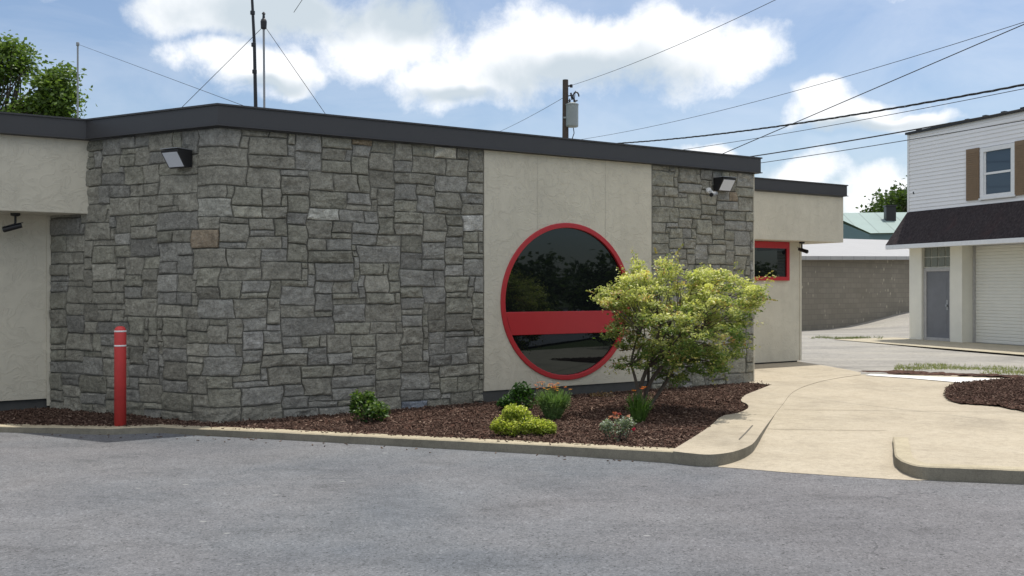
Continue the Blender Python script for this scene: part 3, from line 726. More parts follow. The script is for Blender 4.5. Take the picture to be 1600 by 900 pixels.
stones('stone_facing', tS1+.01, tE, .02, ZF0-.004, .088, .078, 23, gain=1.02, olive=.5, wts=[(1,2),(2,1),(2,2),(3,2),(3,2),(2,3),(3,3),(4,3),(4,2),(3,1),(2,2)])
# end return of stone at the right end (thin strip)
m = MB(); m.prism([xy(E0+n1*.02), xy(E0+d1*.02+n1*.02), xy(E0+d1*.02+bk*1.9), xy(E0+bk*1.9)], -.02, ZF0-.01); fixn(bp(m, 'end_return', MT['stucco']))
m = MB(); m.prism([xy(C0+d1*(tS1+.001)+n1*.034), xy(C0+d1*(tS1+.012)+n1*.034), xy(C0+d1*(tS1+.012)), xy(C0+d1*(tS1+.001))], .1, ZF0-.006); fixn(bp(m, 'panel_joint', MT['mortar']))

# ------------------------------------------------------------------ lamps and cameras on the building
def wall_light(P, nrm, label):
    # local: y = outward, x along, origin on wall
    rz = math.atan2(nrm.y, nrm.x)-math.pi/2
    T = empty('wall_light', P, rz, label=label, cat='wall lamp', group='floodlights on the stone walls')
    T.scale = (.86, .80, .80); w = .155
    m = MB(); m.extr([(.0, -.11), (.10, -.125), (.13, -.12), (.27, .085), (.275, .12), (.0, .135)], -w, w); fixn(m.build('housing', MT['dark'], T, bevel=.008))
    a = Vector((0, .133, -.108)); b = Vector((0, .266, .083)); q = Vector((0, (b-a).z, -(b-a).y)).normalized()*.006
    m = MB(); n = len(m.v)
    m.v = [(-w+.02, a.y+q.y, a.z+q.z), (w-.02, a.y+q.y, a.z+q.z), (w-.02, b.y+q.y, b.z+q.z), (-w+.02, b.y+q.y, b.z+q.z),
           (-w+.02, a.y-q.y, a.z-q.z), (w-.02, a.y-q.y, a.z-q.z), (w-.02, b.y-q.y, b.z-q.z), (-w+.02, b.y-q.y, b.z-q.z)]
    for f in ((0,1,2,3),(7,6,5,4),(0,4,5,1),(1,5,6,2),(2,6,7,3),(3,7,4,0)): m.face(f)
    fixn(m.build('lens', MT['lens'], T))
    m = MB(); m.box((-w-.004, .0, .133), (w+.004, .285, .143)); m.build('top_plate', MT['alu'], T)
    m = MB(); m.tube([(0.02, .05, .14), (0.02, .05, .175)], .022, 10); m.build('photocell', MT['alu'], T, smooth=False)
tl = hit(C0, d2, 291); P = C0+d2*tl; P.z = 1.6+(450-251)/F*P.y; wall_light(P+n2*.035, n2, 'floodlight on the angled stone wall near its left end')
tl = hit(C0, d1, 1122); P = C0+d1*tl; P.z = 1.6+(450-290)/F*P.y; wall_light(P+n1*.035, n1, 'floodlight high on the narrow stone panel right of the round window')
def wall_cam(P, nrm, label):
    rz = math.atan2(nrm.y, nrm.x)-math.pi/2
    T = empty('security_camera', P, rz, label=label, cat='security camera', group='security cameras')
    m = MB(); m.tube([(0, 0, 0), (0, .035, 0)], .045, 14); m.tube([(0, .03, 0), (0, .09, -.02), (0, .12, -.05)], .014, 8); m.build('bracket', MT['white'], T)
    m = MB(); m.tube([(-.07, .10, -.05), (.01, .14, -.065), (.10, .185, -.085)], [.034, .036, .036], 14); m.build('body', MT['alu'], T, smooth=False)
    m = MB(); m.tube([(.10, .185, -.085), (.112, .191, -.088)], .03, 14); m.build('lens', MT['black'], T)
tl = hit(C0, d1, 1104); P = C0+d1*tl; P.z = 1.6+(450-298)/F*P.y; wall_cam(P+n1*.03, n1, 'small silver camera just left of the floodlight on the right stone panel')
def soffit_cam(P, aim, label):
    T = empty('security_camera', P, aim, label=label, cat='security camera', group='security cameras')
    m = MB(); m.lathe([(.055, 0), (.055, -.03), (.03, -.04)], seg=16); m.tube([(0, 0, -.03), (0, 0, -.12), (.0, -.02, -.15)], .014, 8); m.build('bracket', MT['black'], T)
    m = MB(); m.tube([(0, .07, -.145), (0, -.02, -.17), (0, -.13, -.205)], [.032, .038, .038], 14); m.box((-.042, -.16, -.165), (.042, .05, -.158), Matrix.Rotation(.27, 4, 'X') @ Matrix.Translation((0, 0, .03)))
    m.build('body', MT['black'], T)
    m = MB(); m.tube([(0, -.13, -.205), (0, -.138, -.207)], .03, 12); m.build('lens', MT['glass'], T)
tl = hit(J0+n1*.28, d1, 24); P = J0+n1*.28+d1*tl; P.z = ZS; soffit_cam(P, R(-70), 'black camera hanging under the left canopy in front of the cream wall')
tl = hit(Ww+n1*.2, d1, 1253); P = Ww+n1*.2+d1*tl; P.z = ZS; soffit_cam(P, R(35), 'black camera hanging under the right canopy at the wall corner')

# ------------------------------------------------------------------ bollard
B = G(185, 666, .072); B.y += .05
T = empty('bollard', (B.x, B.y, .065), 0, label='red steel bollard with two thin white bands in front of the angled stone wall', cat='bollard')
hb_ = 1.6-(509.5-450)/F*B.y-.065; r = .063
m = MB(); m.lathe([(r, 0), (r, hb_-.06), (r*.93, hb_-.035), (r*.72, hb_-.012), (r*.35, hb_-.002), (.004, hb_)], seg=32); m.build('post', MT['redb'], T, smooth=True)
for v in (517.5, 540):
    z = 1.6-(v-450)/F*B.y-.065; m = MB(); m.lathe([(r-.002, z-.009), (r+.0025, z-.008), (r+.0025, z+.008), (r-.002, z+.009)], seg=32); m.build('band', MT['white'], T, smooth=True)

# ------------------------------------------------------------------ vegetation
def leafq(m, p, size, rnd, col, up=.5, asp=.55, fold=.25):
    d = Vector((rnd.gauss(0, 1), rnd.gauss(0, 1), rnd.gauss(0, .6))).normalized()
    nn = Vector((rnd.gauss(0, 1), rnd.gauss(0, 1), rnd.gauss(0, 1)+up*2)).normalized()
    s = d.cross(nn)
    if s.length < .1: return
    s.normalize(); nn = s.cross(d).normalized(); L_ = size*rnd.uniform(.7, 1.25); w = L_*asp*.5
    a = p-d*L_*.5; b = p+d*L_*.5; k = len(m.v)
    m.v += [tuple(a), tuple(p+s*w+nn*w*fold), tuple(b), tuple(p-s*w+nn*w*fold)]
    m.face((k, k+1, k+2), 0, col); m.face((k, k+2, k+3), 0, col)
def mixc(a, b, t): return tuple(x*(1-t)+y*t for x, y in zip(a, b))
def limb(m, a, b, r0, r1, rnd, bend=.12, seg=6, n=6):
    a = Vector(a); b = Vector(b); L_ = (b-a).length; o = Vector((rnd.uniform(-1, 1), rnd.uniform(-1, 1), rnd.uniform(0, 1)))*bend*L_
    pts = [a.lerp(b, i/n)+o*math.sin(math.pi*i/n) for i in range(n+1)]
    m.tube(pts, [r0+(r1-r0)*i/n for i in range(n+1)], seg); return pts
def shrub(name, base, rx, ry, h, n, size, cols, label, cat, seed=1, asp=.55, lobes=None, stems=9, droop=.0, parent=None, part='foliage', up=.5, shell=.55):
    rnd = random.Random(seed)
    T = parent or empty(name, base, 0, label=label, cat=cat)
    m = MB(); lobes = lobes or [(0, 0, h*.5, rx, ry, h*.5)]
    tips = []
    for q in range(n):
        lx, ly, lz, ax, ay, azz = rnd.choice(lobes)
        v = Vector((rnd.gauss(0, 1), rnd.gauss(0, 1), rnd.gauss(0, 1))).normalized(); rr = (shell+(1-shell)*rnd.random())
        wob = 1+.22*noise.noise(Vector((v.x*2.2+seed, v.y*2.2, v.z*2.2)))
        if rnd.random() < .35: rr *= rnd.random()**.5
        p = Vector((lx+v.x*ax*rr*wob, ly+v.y*ay*rr*wob, max(.01, lz+v.z*azz*rr*wob)))
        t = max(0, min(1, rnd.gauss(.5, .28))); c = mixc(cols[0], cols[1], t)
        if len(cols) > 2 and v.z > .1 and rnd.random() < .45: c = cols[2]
        leafq(m, p, size, rnd, c, up, asp)
        if rnd.random() < .03: tips.append(p)
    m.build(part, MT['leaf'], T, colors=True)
    s = MB()
    for q in range(stems):
        l = rnd.choice(lobes); a = rnd.uniform(0, 6.28); e = Vector((l[0]+math.cos(a)*l[3]*.7, l[1]+math.sin(a)*l[4]*.7, l[2]+l[5]*rnd.uniform(.1, .7)))
        limb(s, (l[0]*.6, l[1]*.6, -.02), e, .006, .002, rnd, .1, 5, 4)
    s.build('stem', MT['bark'], T)
    return T

# ornamental maple: crown outline taken at its own distance, given real depth
def maple():
    Y0 = 11.45; bx = (1000-800)/F*Y0
    T = empty('maple_tree', (bx, Y0, .09), 0, label='small multi-stemmed yellow-green maple in the mulch bed partly hiding the round window', cat='tree')
    outline = [(918,470),(930,452),(948,447),(958,420),(985,418),(1000,400),(1020,396),(1040,400),(1050,416),(1080,424),(1105,418),(1135,424),(1160,426),(1182,440),(1194,452),(1186,478),(1182,498),(1165,520),(1160,540),(1150,566),(1125,584),(1085,594),(1055,600),(1030,594),(1015,570),(1002,582),(980,588),(962,580),(954,568),(966,545),(940,530),(920,530),(925,508),(945,492),(925,482)]
    poly = [((u-800)/F*Y0-bx, CAMZ+(450-v)/F*Y0-.09) for u, v in outline]
    def dedge(x, z):
        b = 9
        for i in range(len(poly)):
            a = Vector(poly[i-1]); c = Vector(poly[i]); p = Vector((x, z)); t = max(0, min(1, (p-a).dot(c-a)/max(1e-9, (c-a).length_squared))); b = min(b, (a+(c-a)*t-p).length)
        return b
    rnd = random.Random(5); xs = [p[0] for p in poly]; zs = [p[1] for p in poly]
    clumps = []; tries = 0
    while len(clumps) < 350 and tries < 30000:
        tries += 1; x = rnd.uniform(min(xs), max(xs)); z = rnd.uniform(min(zs), max(zs))
        if not inpoly(x, z, poly): continue
        d = dedge(x, z)
        if d < .035: continue
        dep = .16+1.35*min(d, .55); y = rnd.uniform(-1, 1)
        y = math.copysign(abs(y)**.7, y)*dep
        p = Vector((x, y, z))
        if z < .72 and x < .25 and rnd.random() < .55: continue
        if noise.noise(Vector((x*3.2, y*3.2, z*4.0))) < -.13: continue
        if any((p-c).length < .090 for c in clumps): continue
        clumps.append(p)
    # thin spots so the wall shows between stems
    tm = MB(); wood = MB()
    forks = []
    stems = [((-.02, 0, 0), (.10, .05, .55), .035), ((.03, .02, 0), (.30, -.10, .62), .030), ((.0, -.02, 0), (-.12, -.08, .60), .024), ((.05, .0, 0), (.52, .18, .72), .026), ((.02, .04, 0), (.12, .30, .70), .024)]
    nodes = []
    for a, b, r in stems:
        pts = limb(tm, a, b, r, r*.62, rnd, .10, 8, 8); nodes += [(p, r*.55) for p in pts[4:]]
        for q in range(3):
            e = Vector(b)+Vector((rnd.uniform(-.45, .55), rnd.uniform(-.4, .4), rnd.uniform(.15, .55))); pts = limb(wood, b, e, r*.6, r*.25, rnd, .12, 6, 6); nodes += [(p, r*.25) for p in pts[1:]]
    for c in clumps:
        best = min(nodes, key=lambda q: (q[0]-c).length+ (0 if q[0].z < c.z+.1 else .3)); limb(wood, best[0], c, max(.0035, min(best[1], .008)), .0018, rnd, .12, 4, 5)
    tm.build('trunk', MT['bark'], T, smooth=True); wood.build('branch', MT['bark'], T)
    m = MB(); zmax = max(zs); zmin = min(zs)
    for c in clumps:
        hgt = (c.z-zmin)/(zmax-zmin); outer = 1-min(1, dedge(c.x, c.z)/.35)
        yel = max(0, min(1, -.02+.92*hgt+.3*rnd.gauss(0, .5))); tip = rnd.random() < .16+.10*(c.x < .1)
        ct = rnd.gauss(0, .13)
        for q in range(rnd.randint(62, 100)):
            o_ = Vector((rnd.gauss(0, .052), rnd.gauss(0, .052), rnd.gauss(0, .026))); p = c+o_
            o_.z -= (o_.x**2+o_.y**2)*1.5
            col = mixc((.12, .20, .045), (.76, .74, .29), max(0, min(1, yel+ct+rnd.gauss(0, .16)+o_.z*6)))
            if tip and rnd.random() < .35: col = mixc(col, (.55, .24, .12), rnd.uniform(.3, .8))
            leafq(m, p, .045, rnd, col, .9, .52)
    # upright shoots with pale leaves
    for (x, z, dx, dz) in ((.42, 1.90, .10, .14), (2.*.01+1.45, 1.62, .14, .10), (1.5, 1.38, .16, -.02), (-.55, 1.45, -.10, .03), (.2, 1.93, -.03, .08)):
        for i in range(26):
            t = rnd.random(); leafq(m, Vector((x-.0+dx*t, rnd.gauss(0, .02), z-.0+dz*t)), .032, rnd, mixc((.25, .3, .07), (.42, .22, .08), rnd.random()*.8), .5, .6)
    for i in range(130):
        a = rnd.choice(clumps); dd = Vector((a.x-.45, a.y, (a.z-1.15)*1.2)); 
        if dd.length < .35: continue
        dd = (dd.normalized()+Vector((rnd.gauss(0, .3), rnd.gauss(0, .3), rnd.gauss(.15, .25)))).normalized(); L_ = rnd.uniform(.12, .32)
        for k in range(22):
            t = rnd.random(); leafq(m, a+dd*L_*t+Vector((rnd.gauss(0, .02), rnd.gauss(0, .02), rnd.gauss(0, .02))), .036, rnd, mixc((.22, .30, .06), (.58, .50, .20), rnd.random()), .7, .6)
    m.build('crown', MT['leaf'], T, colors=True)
maple()

g0_, g1_, g2_ = (.035, .085, .018), (.09, .17, .03), (.16, .24, .05)
p = G(574, 658, .085); shrub('shrub', (p.x, p.y, .075), .25, .22, .36, 1500, .045, (g0_, g1_, g2_), 'green glossy-leaved shrub at the foot of the grey stone wall', 'shrub', 2, lobes=[(0, 0, .13, .22, .2, .14), (-.12, 0, .22, .09, .1, .14), (.12, 0, .12, .14, .13, .11), (0, .05, .25, .1, .1, .1)])
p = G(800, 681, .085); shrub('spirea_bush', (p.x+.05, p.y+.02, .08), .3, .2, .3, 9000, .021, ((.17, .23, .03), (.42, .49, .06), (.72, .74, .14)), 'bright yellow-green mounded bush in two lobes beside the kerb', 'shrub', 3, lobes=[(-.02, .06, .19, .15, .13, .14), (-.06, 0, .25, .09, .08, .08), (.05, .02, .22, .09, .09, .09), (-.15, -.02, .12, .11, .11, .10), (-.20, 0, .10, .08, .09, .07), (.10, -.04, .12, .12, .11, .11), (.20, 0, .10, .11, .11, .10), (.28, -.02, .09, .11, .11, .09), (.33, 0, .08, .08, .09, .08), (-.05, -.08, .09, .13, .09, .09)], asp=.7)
p = G(812, 641, .085); shrub('shrub', (p.x, p.y, .08), .28, .22, .33, 1500, .05, ((.025, .07, .015), (.055, .13, .022)), 'dark green leafy shrub below the left side of the round window', 'shrub', 4, lobes=[(0, 0, .13, .24, .2, .14), (.02, 0, .24, .14, .12, .12), (-.17, -.03, .10, .12, .1, .06)], asp=.5)
def spiky(name, base, rx, h, n, label, cat, cols, flowers, seed, fr=.016, spread=.5, fcount=30, blades=True, w0=.006):
    rnd = random.Random(seed); T = empty(name, base, 0, label=label, cat=cat); m = MB(); fl = MB()
    tips = []
    for q in range(n):
        a = rnd.uniform(0, 6.28); r = rx*rnd.random()**.6; hh = h*rnd.uniform(.55, 1.0); b0 = Vector((math.cos(a)*r*.35, math.sin(a)*r*.35, 0)); e = Vector((math.cos(a)*r*(1+spread*.3), math.sin(a)*r*(1+spread*.3), hh*(1-.35*spread*(r/rx))))
        mid = b0.lerp(e, .5)+Vector((0, 0, h*.12)); s = Vector((-math.sin(a+rnd.uniform(-1, 1)), math.cos(a), 0))*w0; c = mixc(cols[0], cols[1], rnd.random()); k = len(m.v)
        m.v += [tuple(b0-s*.6), tuple(b0+s*.6), tuple(mid+s), tuple(mid-s), tuple(e)]; m.face((k, k+1, k+2, k+3), 0, c); m.face((k+3, k+2, k+4), 0, c)
        if q < fcount: tips.append(Vector((e.x*.95, e.y*.95, h*rnd.uniform(.86, 1.06))))
        for z in range(5):
            leafq(m, b0.lerp(e, rnd.random())+Vector((rnd.gauss(0, .008), rnd.gauss(0, .008), 0)), .03, rnd, c, .2, .2)
    m.build('foliage', MT['leaf'], T, colors=True)
    st = MB()
    for p in tips:
        fl = MB()
        st.tube([(p.x*.3, p.y*.3, 0), (p.x*.75, p.y*.75, p.z*.6), tuple(p)], .0022, 4); c = rnd.choice(flowers)
        for z in range(7):
            a = z*6.28/7; dd = Vector((math.cos(a), math.sin(a), .35)); s = Vector((-math.sin(a), math.cos(a), 0)); e = p+dd*fr; mm = p+dd*fr*.55; k = len(fl.v)
            fl.v += [tuple(p), tuple(mm+s*fr*.3), tuple(e), tuple(mm-s*fr*.3)]; fl.face((k, k+1, k+2, k+3), 0, mixc(c, (c[0]*.6, c[1]*.4, c[2]), rnd.random()*.5))
        fl.build('flower', MT['petal'], T, colors=True)
    st.build('stem', MT['bark'], T)
    return T
p = G(864, 655, .085); spiky('flowering_plant', (p.x, p.y, .085), .20, .40, 1300, 'fine-leaved green plant topped with orange daisy-like flowers left of the maple', 'flowers', ((.09, .17, .05), (.24, .36, .13)), [(.75, .26, .03), (.8, .40, .05), (.65, .16, .04)], 5, fr=.019, fcount=44)
p = G(998, 662, .085); spiky('daylily', (p.x, p.y, .085), .15, .42, 190, 'tall green daylily with orange blooms in front of the maple trunk', 'flowers', ((.05, .11, .02), (.12, .22, .05)), [(.75, .17, .03), (.8, .25, .03)], 6, fr=.038, fcount=3, spread=.6, w0=.007)
T = bpy.data.objects[-1] if False else None
p = G(965, 689, .09)
rr = shrub('rose_bush', (p.x, p.y, .085), .24, .2, .3, 800, .028, ((.10, .16, .08), (.30, .34, .26), (.46, .50, .44)), 'small pale grey-green rose bush with pink and salmon blooms near the kerb', 'shrub', 8, lobes=[(0, 0, .13, .15, .13, .12), (.09, 0, .18, .10, .08, .08), (-.11, 0, .15, .08, .07, .07)], asp=.6, stems=14)
def blooms(par, lst, seed, r=.02):
    rnd = random.Random(seed)
    for (x, y, z, c) in lst:
        fl = MB()
        for k in range(16):
            leafq(fl, Vector((x+rnd.gauss(0, r*.5), y+rnd.gauss(0, r*.5), z+rnd.gauss(0, r*.4))), r*1.3, rnd, mixc(c, (c[0]*.7, c[1]*.6, c[2]*.6), rnd.random()), .6, .8)
        fl.build('flower', MT['petal'], par, colors=True)
blooms(rr, [(-.07, -.03, .25, (.55, .25, .15)), (-.02, -.05, .24, (.6, .3, .2)), (.02, 0, .27, (.5, .12, .10)), (.15, -.03, .13, (.70, .05, .12)), (.10, 0, .25, (.65, .35, .25)), (-.03, .0, .28, (.45, .12, .06))], 4)
p = G(1050, 604, .10); rr = shrub('low_plant', (p.x-.05, p.y-.35, .09), .12, .1, .12, 120, .03, ((.10, .10, .05), (.22, .14, .09)), 'sparse pinkish low plant against the right stone panel behind the maple', 'plant', 9, stems=5)
blooms(rr, [(0, 0, .14, (.5, .12, .14)), (.06, 0, .11, (.5, .15, .14))], 5, .014)
p = G(940, 622, .09); shrub('low_plant', (p.x, p.y, .085), .2, .12, .10, 160, .035, ((.07, .05, .03), (.14, .09, .05)), 'low dull brownish creeping plant in the mulch left of the maple trunk', 'plant', 10, stems=6)

# grass strip by the street
def tufts(name, poly, n, h, cols, zb, seed=1, **k):
    rnd = random.Random(seed); m = MB(); xs = [p[0] for p in poly]; ys = [p[1] for p in poly]; c = 0
    while c < n:
        x = rnd.uniform(min(xs), max(xs)); y = rnd.uniform(min(ys), max(ys))
        if not inpoly(x, y, poly): continue
        if noise.noise(Vector((x*1.2, y*1.5, seed))) < .0+rnd.uniform(-.25, .25): c += 1; continue
        c += 1; a = rnd.uniform(0, 6.28); hh = h*rnd.uniform(.4, 1.1); w = .006; col = mixc(cols[0], cols[1], rnd.random()); kx = len(m.v)
        s = Vector((math.cos(a), math.sin(a), 0))*w; e = Vector((rnd.gauss(0, .4), rnd.gauss(0, .4), 1))*hh; p = Vector((x, y, zb))
        m.v += [tuple(p-s), tuple(p+s), tuple(p+e)]; m.face((kx, kx+1, kx+2), 0, col)
    return m.build(name, MT['leaf'], colors=True, kind='stuff', **k)
gp = [xy(G(a, b, .05)) for a, b in ((1395, 583), (1470, 587), (1600, 591), (1700, 592), (1700, 580), (1560, 577), (1440, 573), (1400, 575))]
sheet('grass_verge', MT['alley'], [Vector((a, b, 0)) for a, b in gp], .10, kind='structure')
tag(tufts('grass', gp, 5500, .06, ((.14, .18, .05), (.38, .38, .18)), .10), 'patchy sunlit grass strip between the walk and the street', 'grass')
q = OW-AW*.9+NW*1.2; wp = [(q.x+a, q.y+b) for a, b in ((-1.6, -.4), (.5, -.7), (1.0, .5), (-1.0, .9))]
tag(tufts('grass', wp, 2500, .09, ((.08, .12, .03), (.2, .22, .08)), .02, 4), 'weedy patch of grass by the corner of the white building', 'grass')

def tree(name, base, H, outline_r, label, seed, n=70, leaf=.22, cols=((.03, .055, .015), (.11, .17, .04)), lobes=None, per=70, trunk=.22, sig=.42):
    rnd = random.Random(seed); T = empty(name, base, 0, label=label, cat='tree'); m = MB(); wd = MB()
    wd2 = MB(); top = Vector((0, 0, H*.62)); tp = limb(wd, (0, 0, -.1), top, trunk, trunk*.45, rnd, .03, 10, 8); wd.build('trunk', MT['bark'], T, smooth=True)
    for q in range(n):
        lx, ly, lz, ax, ay, azz = rnd.choice(lobes); v = Vector((rnd.gauss(0, 1), rnd.gauss(0, 1), rnd.gauss(0, 1))).normalized(); rr = .45+.55*rnd.random()**.6
        c = Vector((lx+v.x*ax*rr, ly+v.y*ay*rr, lz+v.z*azz*rr)); nd = min(tp, key=lambda w: (w-c).length+max(0, w.z-c.z+.5)); limb(wd2, nd, c, trunk*.22, .012, rnd, .1, 5, 5)
        t0 = rnd.random()
        for k in range(per):
            p = c+Vector((rnd.gauss(0, sig), rnd.gauss(0, sig), rnd.gauss(0, sig*.7))); leafq(m, p, leaf, rnd, mixc(cols[0], cols[1], max(0, min(1, t0*.6+.4*rnd.random()))), .6, .7)
    wd2.build('branch', MT['bark'], T); m.build('crown', MT['leaf'], T, colors=True); return T
# big tree behind the left wing
Yt = 30.0
def lb(u, v, ru, rv, dy=0): p = Q(u, v, Yt); return (p.x-Q(-20, 450, Yt).x, dy, p.z, ru/F*Yt, ru/F*Yt*.9, rv/F*Yt)
tree('broadleaf_tree', (Q(-20, 450, Yt).x, Yt, 0), 9.0, 0, 'tall green broadleaf tree rising behind the left roof edge', 31, 125, .15,
     lobes=[lb(12, 92, 34, 34), lb(-30, 110, 45, 50), lb(88, 132, 24, 26), lb(95, 165, 26, 20), lb(60, 172, 40, 18), lb(-10, 190, 60, 40), (0, 0, 3.9, 2.0, 1.9, 1.1)], per=95, sig=.22, cols=((.06, .11, .028), (.22, .31, .07)))

# ------------------------------------------------------------------ masts on the roof and wires
def mast(name, pts, rad, label, parts=()):
    p0 = Vector(pts[0]); T = empty(name, p0, 0, label=label, cat='antenna mast'); m = MB(); m.tube([Vector(p)-p0 for p in pts], rad, 8); m.build('pole', MT['alu'] if parts == 'l' else MT['dark'], T); return T, p0
Ym = 14.2; roofz = ZF1-.09
a = Q(399.5, 165, Ym); a.z = roofz; b = Q(394, 0, Ym); b2 = b+(b-Q(399.5, 165, Ym))*1.0
T, p0 = mast('antenna_mast', [a, Q(399.5, 165, Ym), Q(397.5, 70, Ym), b, b2], [.030, .028, .024, .020, .015], 'taller dark antenna mast on the roof running out of the top of the photo')
for v in (70, 112, 20): m = MB(); c = Q(399.5-(165-v)/165*5.5, v, Ym)-p0; m.lathe([(.026, -.03), (.036, -.025), (.036, .025), (.026, .03)], center=c, seg=10); m.build('clamp', MT['dark'], T)
Ym2 = 14.6; a = Q(413, 165, Ym2); a.z = roofz; topm = Q(412, 34, Ym2)
T, p0 = mast('antenna_mast', [a, Q(413, 165, Ym2), topm], .017, 'shorter thin mast beside the tall one, carrying a small antenna head', 'l')
m = MB(); c = topm-p0; m.lathe([(.02, -.12), (.045, -.10), (.05, 0), (.04, .03), (.022, .05), (.018, .11), (.03, .12), (.012, .15)], center=c, seg=12); m.build('antenna_head', MT['dark'], T, smooth=False)
def wire(pts, r, label, sag=0.0, name='cable', cat='cable', n=24, group=None):
    m = MB(); a, b = Vector(pts[0]), Vector(pts[-1])
    P = [a.lerp(b, i/n)+Vector((0, 0, -sag*4*(i/n)*(1-i/n))) for i in range(n+1)]
    m.tube(P, r, 6); o = m.build(name, MT['wire']); tag(o, label, cat, group); return P
topm = Q(413, 40, Ym2)
e = Q(240, 212, Ym2+.3); e.z = roofz; s_ = topm
def guy(ue, ve, Ye, lab):
    d = Q(ue, ve, Ye)-topm; k = (topm.z-roofz)/(-d.z); wire([topm, topm+d*k], .0042, lab, name='guy_wire')
guy(292, 160, 14.2, 'guy wire running down left from the short mast to the roof')
guy(507, 176, 14.9, 'guy wire running down right from the short mast to the roof')
tm_ = b2; d = Q(460, 18, 14.4)-Q(472, 0, 14.3)
wire([Q(459, 19.5, 14.3), Q(459, 19.5, 14.3)+(Q(472, 0, 14.3)-Q(459, 19.5, 14.3))*4.0], .0045, 'short loose wire at the top of the photo right of the masts', name='guy_wire')
p = Q(121.5, 69, 24); T = empty('flag_pole', (p.x, p.y, 0), 0, label='slender pale aerial pole in front of the tall tree at the left', cat='pole')
m = MB(); m.tube([(0, 0, 0), (0, 0, p.z)], .022, 8); m.build('pole', MT['alu'], T); m = MB(); m.lathe([(.02, -.05), (.04, -.04), (.04, .04), (.02, .05)], center=(0, 0, p.z), seg=10); m.build('cap', MT['alu'], T)
e = Q(345, 152, 15.5); d = e-p; wire([p, p+d*1.14], .0045, 'very faint wire from the slender pole to the main roof', name='guy_wire')

# utility pole
Yp = 36.0; pt = Q(883.5, 124, Yp)
UP = empty('utility_pole', (pt.x, pt.y, -.02), 0, label='wooden utility pole with a grey transformer rising behind the roof', cat='utility pole')
m = MB(); m.tube([(0, 0, 0), (0, 0, pt.z*.6), (0, 0, pt.z)], [.16, .13, .108], 14); m.build('pole', MT['wood'], UP, smooth=False)
def lp(u, v, dy=-.1): q = Q(u, v, Yp+dy); return Vector((q.x-pt.x, dy, q.z+.02))
c = lp(894, 181, -.12); rt = .235; ht = .42
m = MB(); m.lathe([(rt*.92, -ht), (rt, -ht+.04), (rt, ht-.03), (rt*1.05, ht-.02), (rt*1.05, ht+.02), (rt*.6, ht+.07), (.02, ht+.09)], center=c, seg=24); m.box((c.x-.33, -.16, c.z-.1), (c.x-.2, -.06, c.z-.04)); tr = m.build('transformer', MT['tfm'], UP)
m = MB()
for dx in (-.1, .08): m.lathe([(.03, 0), (.05, .03), (.03, .06), (.05, .09), (.03, .12), (.015, .16)], center=(c.x+dx, c.y-.06, c.z+ht+.06), seg=10)
b_ = m.build('bushing', MT['black'], tr)
m = MB(); q = lp(889, 134); m.tube([(0, 0, q.z), (.24, -.03, q.z+.02)], .035, 8); m.tube([(.22, -.03, q.z-.05), (.22, -.03, q.z+.06)], .055, 8)
m.build('insulator', MT['black'], UP); m = MB(); q = lp(892, 150); m.tube([(0, 0, q.z), (q.x+.1, -.06, q.z+.05)], .02, 6); m.tube([(q.x, -.08, q.z+.12), (q.x+.05, -.1, q.z-.14)], .035, 8)
m.build('fuse_cutout', MT['black'], UP); m = MB(); q = lp(900, 151); cc_ = [(q.x+.11*math.cos(w), -.12, q.z+.17*math.sin(w)) for w in [i*math.pi/6 for i in range(11)]]; m.tube(cc_, .03, 6)
m.build('lightning_arrester', MT['black'], UP); m = MB(); m.tube([lp(899, 142), lp(897, 158), lp(896, 166)], .016, 5); m.build('jumper_wire', MT['black'], UP); m = MB(); m.tube([lp(896, 200), lp(897, 208), lp(893, 220), lp(886, 240)], .018, 5)
m.build('jumper_wire', MT['black'], UP)
poleat = lambda v: Q(886, v, Yp-.1)
def ext(a, b, k): return a+(b-a)*k
G_ = 'overhead lines from the utility pole'
wire([Q(891, 134, Yp-.1), ext(Q(891, 134, Yp-.1), Q(1180, 0, 22), 1.5)], .007, 'thin wire climbing steeply from the top of the utility pole', .25, group=G_)
wire([Q(883, 151, Yp+.1), Q(760, 214, 60)], .009, 'faint wire dropping left from the utility pole behind the roof', .1, group=G_)
wire([poleat(221), ext(poleat(221), Q(1575, 0, 17), 1.5)], .006, 'thin upper wire crossing the sky to the top right corner', .55, group=G_)
a_ = poleat(227); b_ = ext(a_, Q(1600, 90, 17), 1.5); NS = 620; m = MB()
for ph in (0, 2.09, 4.19):
    P = []
    for i in range(NS+1):
        t = i/NS; c_ = a_.lerp(b_, t)+Vector((0, 0, -.55*4*t*(1-t))); w = t*(b_-a_).length/1.1*6.283+ph; P.append(c_+Vector((-.35*math.cos(w), .94*math.cos(w), math.sin(w)))*(.013 if ph else .016))
    m.tube(P, .0105, 5)
tag(m.build('cable', MT['wire']), 'thick twisted dark cable just above the other lines at right', 'cable', G_)
wire([poleat(256), ext(poleat(256), Q(1600, 113, 18), 1.5)], .007, 'faint thin wire just below the thick twisted cable', .35, group=G_)
wire([poleat(277), ext(poleat(277), Q(1600, 140, 17), 1.5)], .014, 'dark medium cable second from the bottom at right', .4, group=G_)
wire([poleat(290), ext(poleat(290), Q(1600, 165, 17), 1.5)], .008, 'lowest thin wire passing over the white building roof', .3, group=G_)
a = Q(1060, 270, 16.6); wire([a, ext(a, Q(1600, 38, 12), 1.5)], .0065, 'thin steep service wire crossing the other lines to the right roof', .0, group=G_)

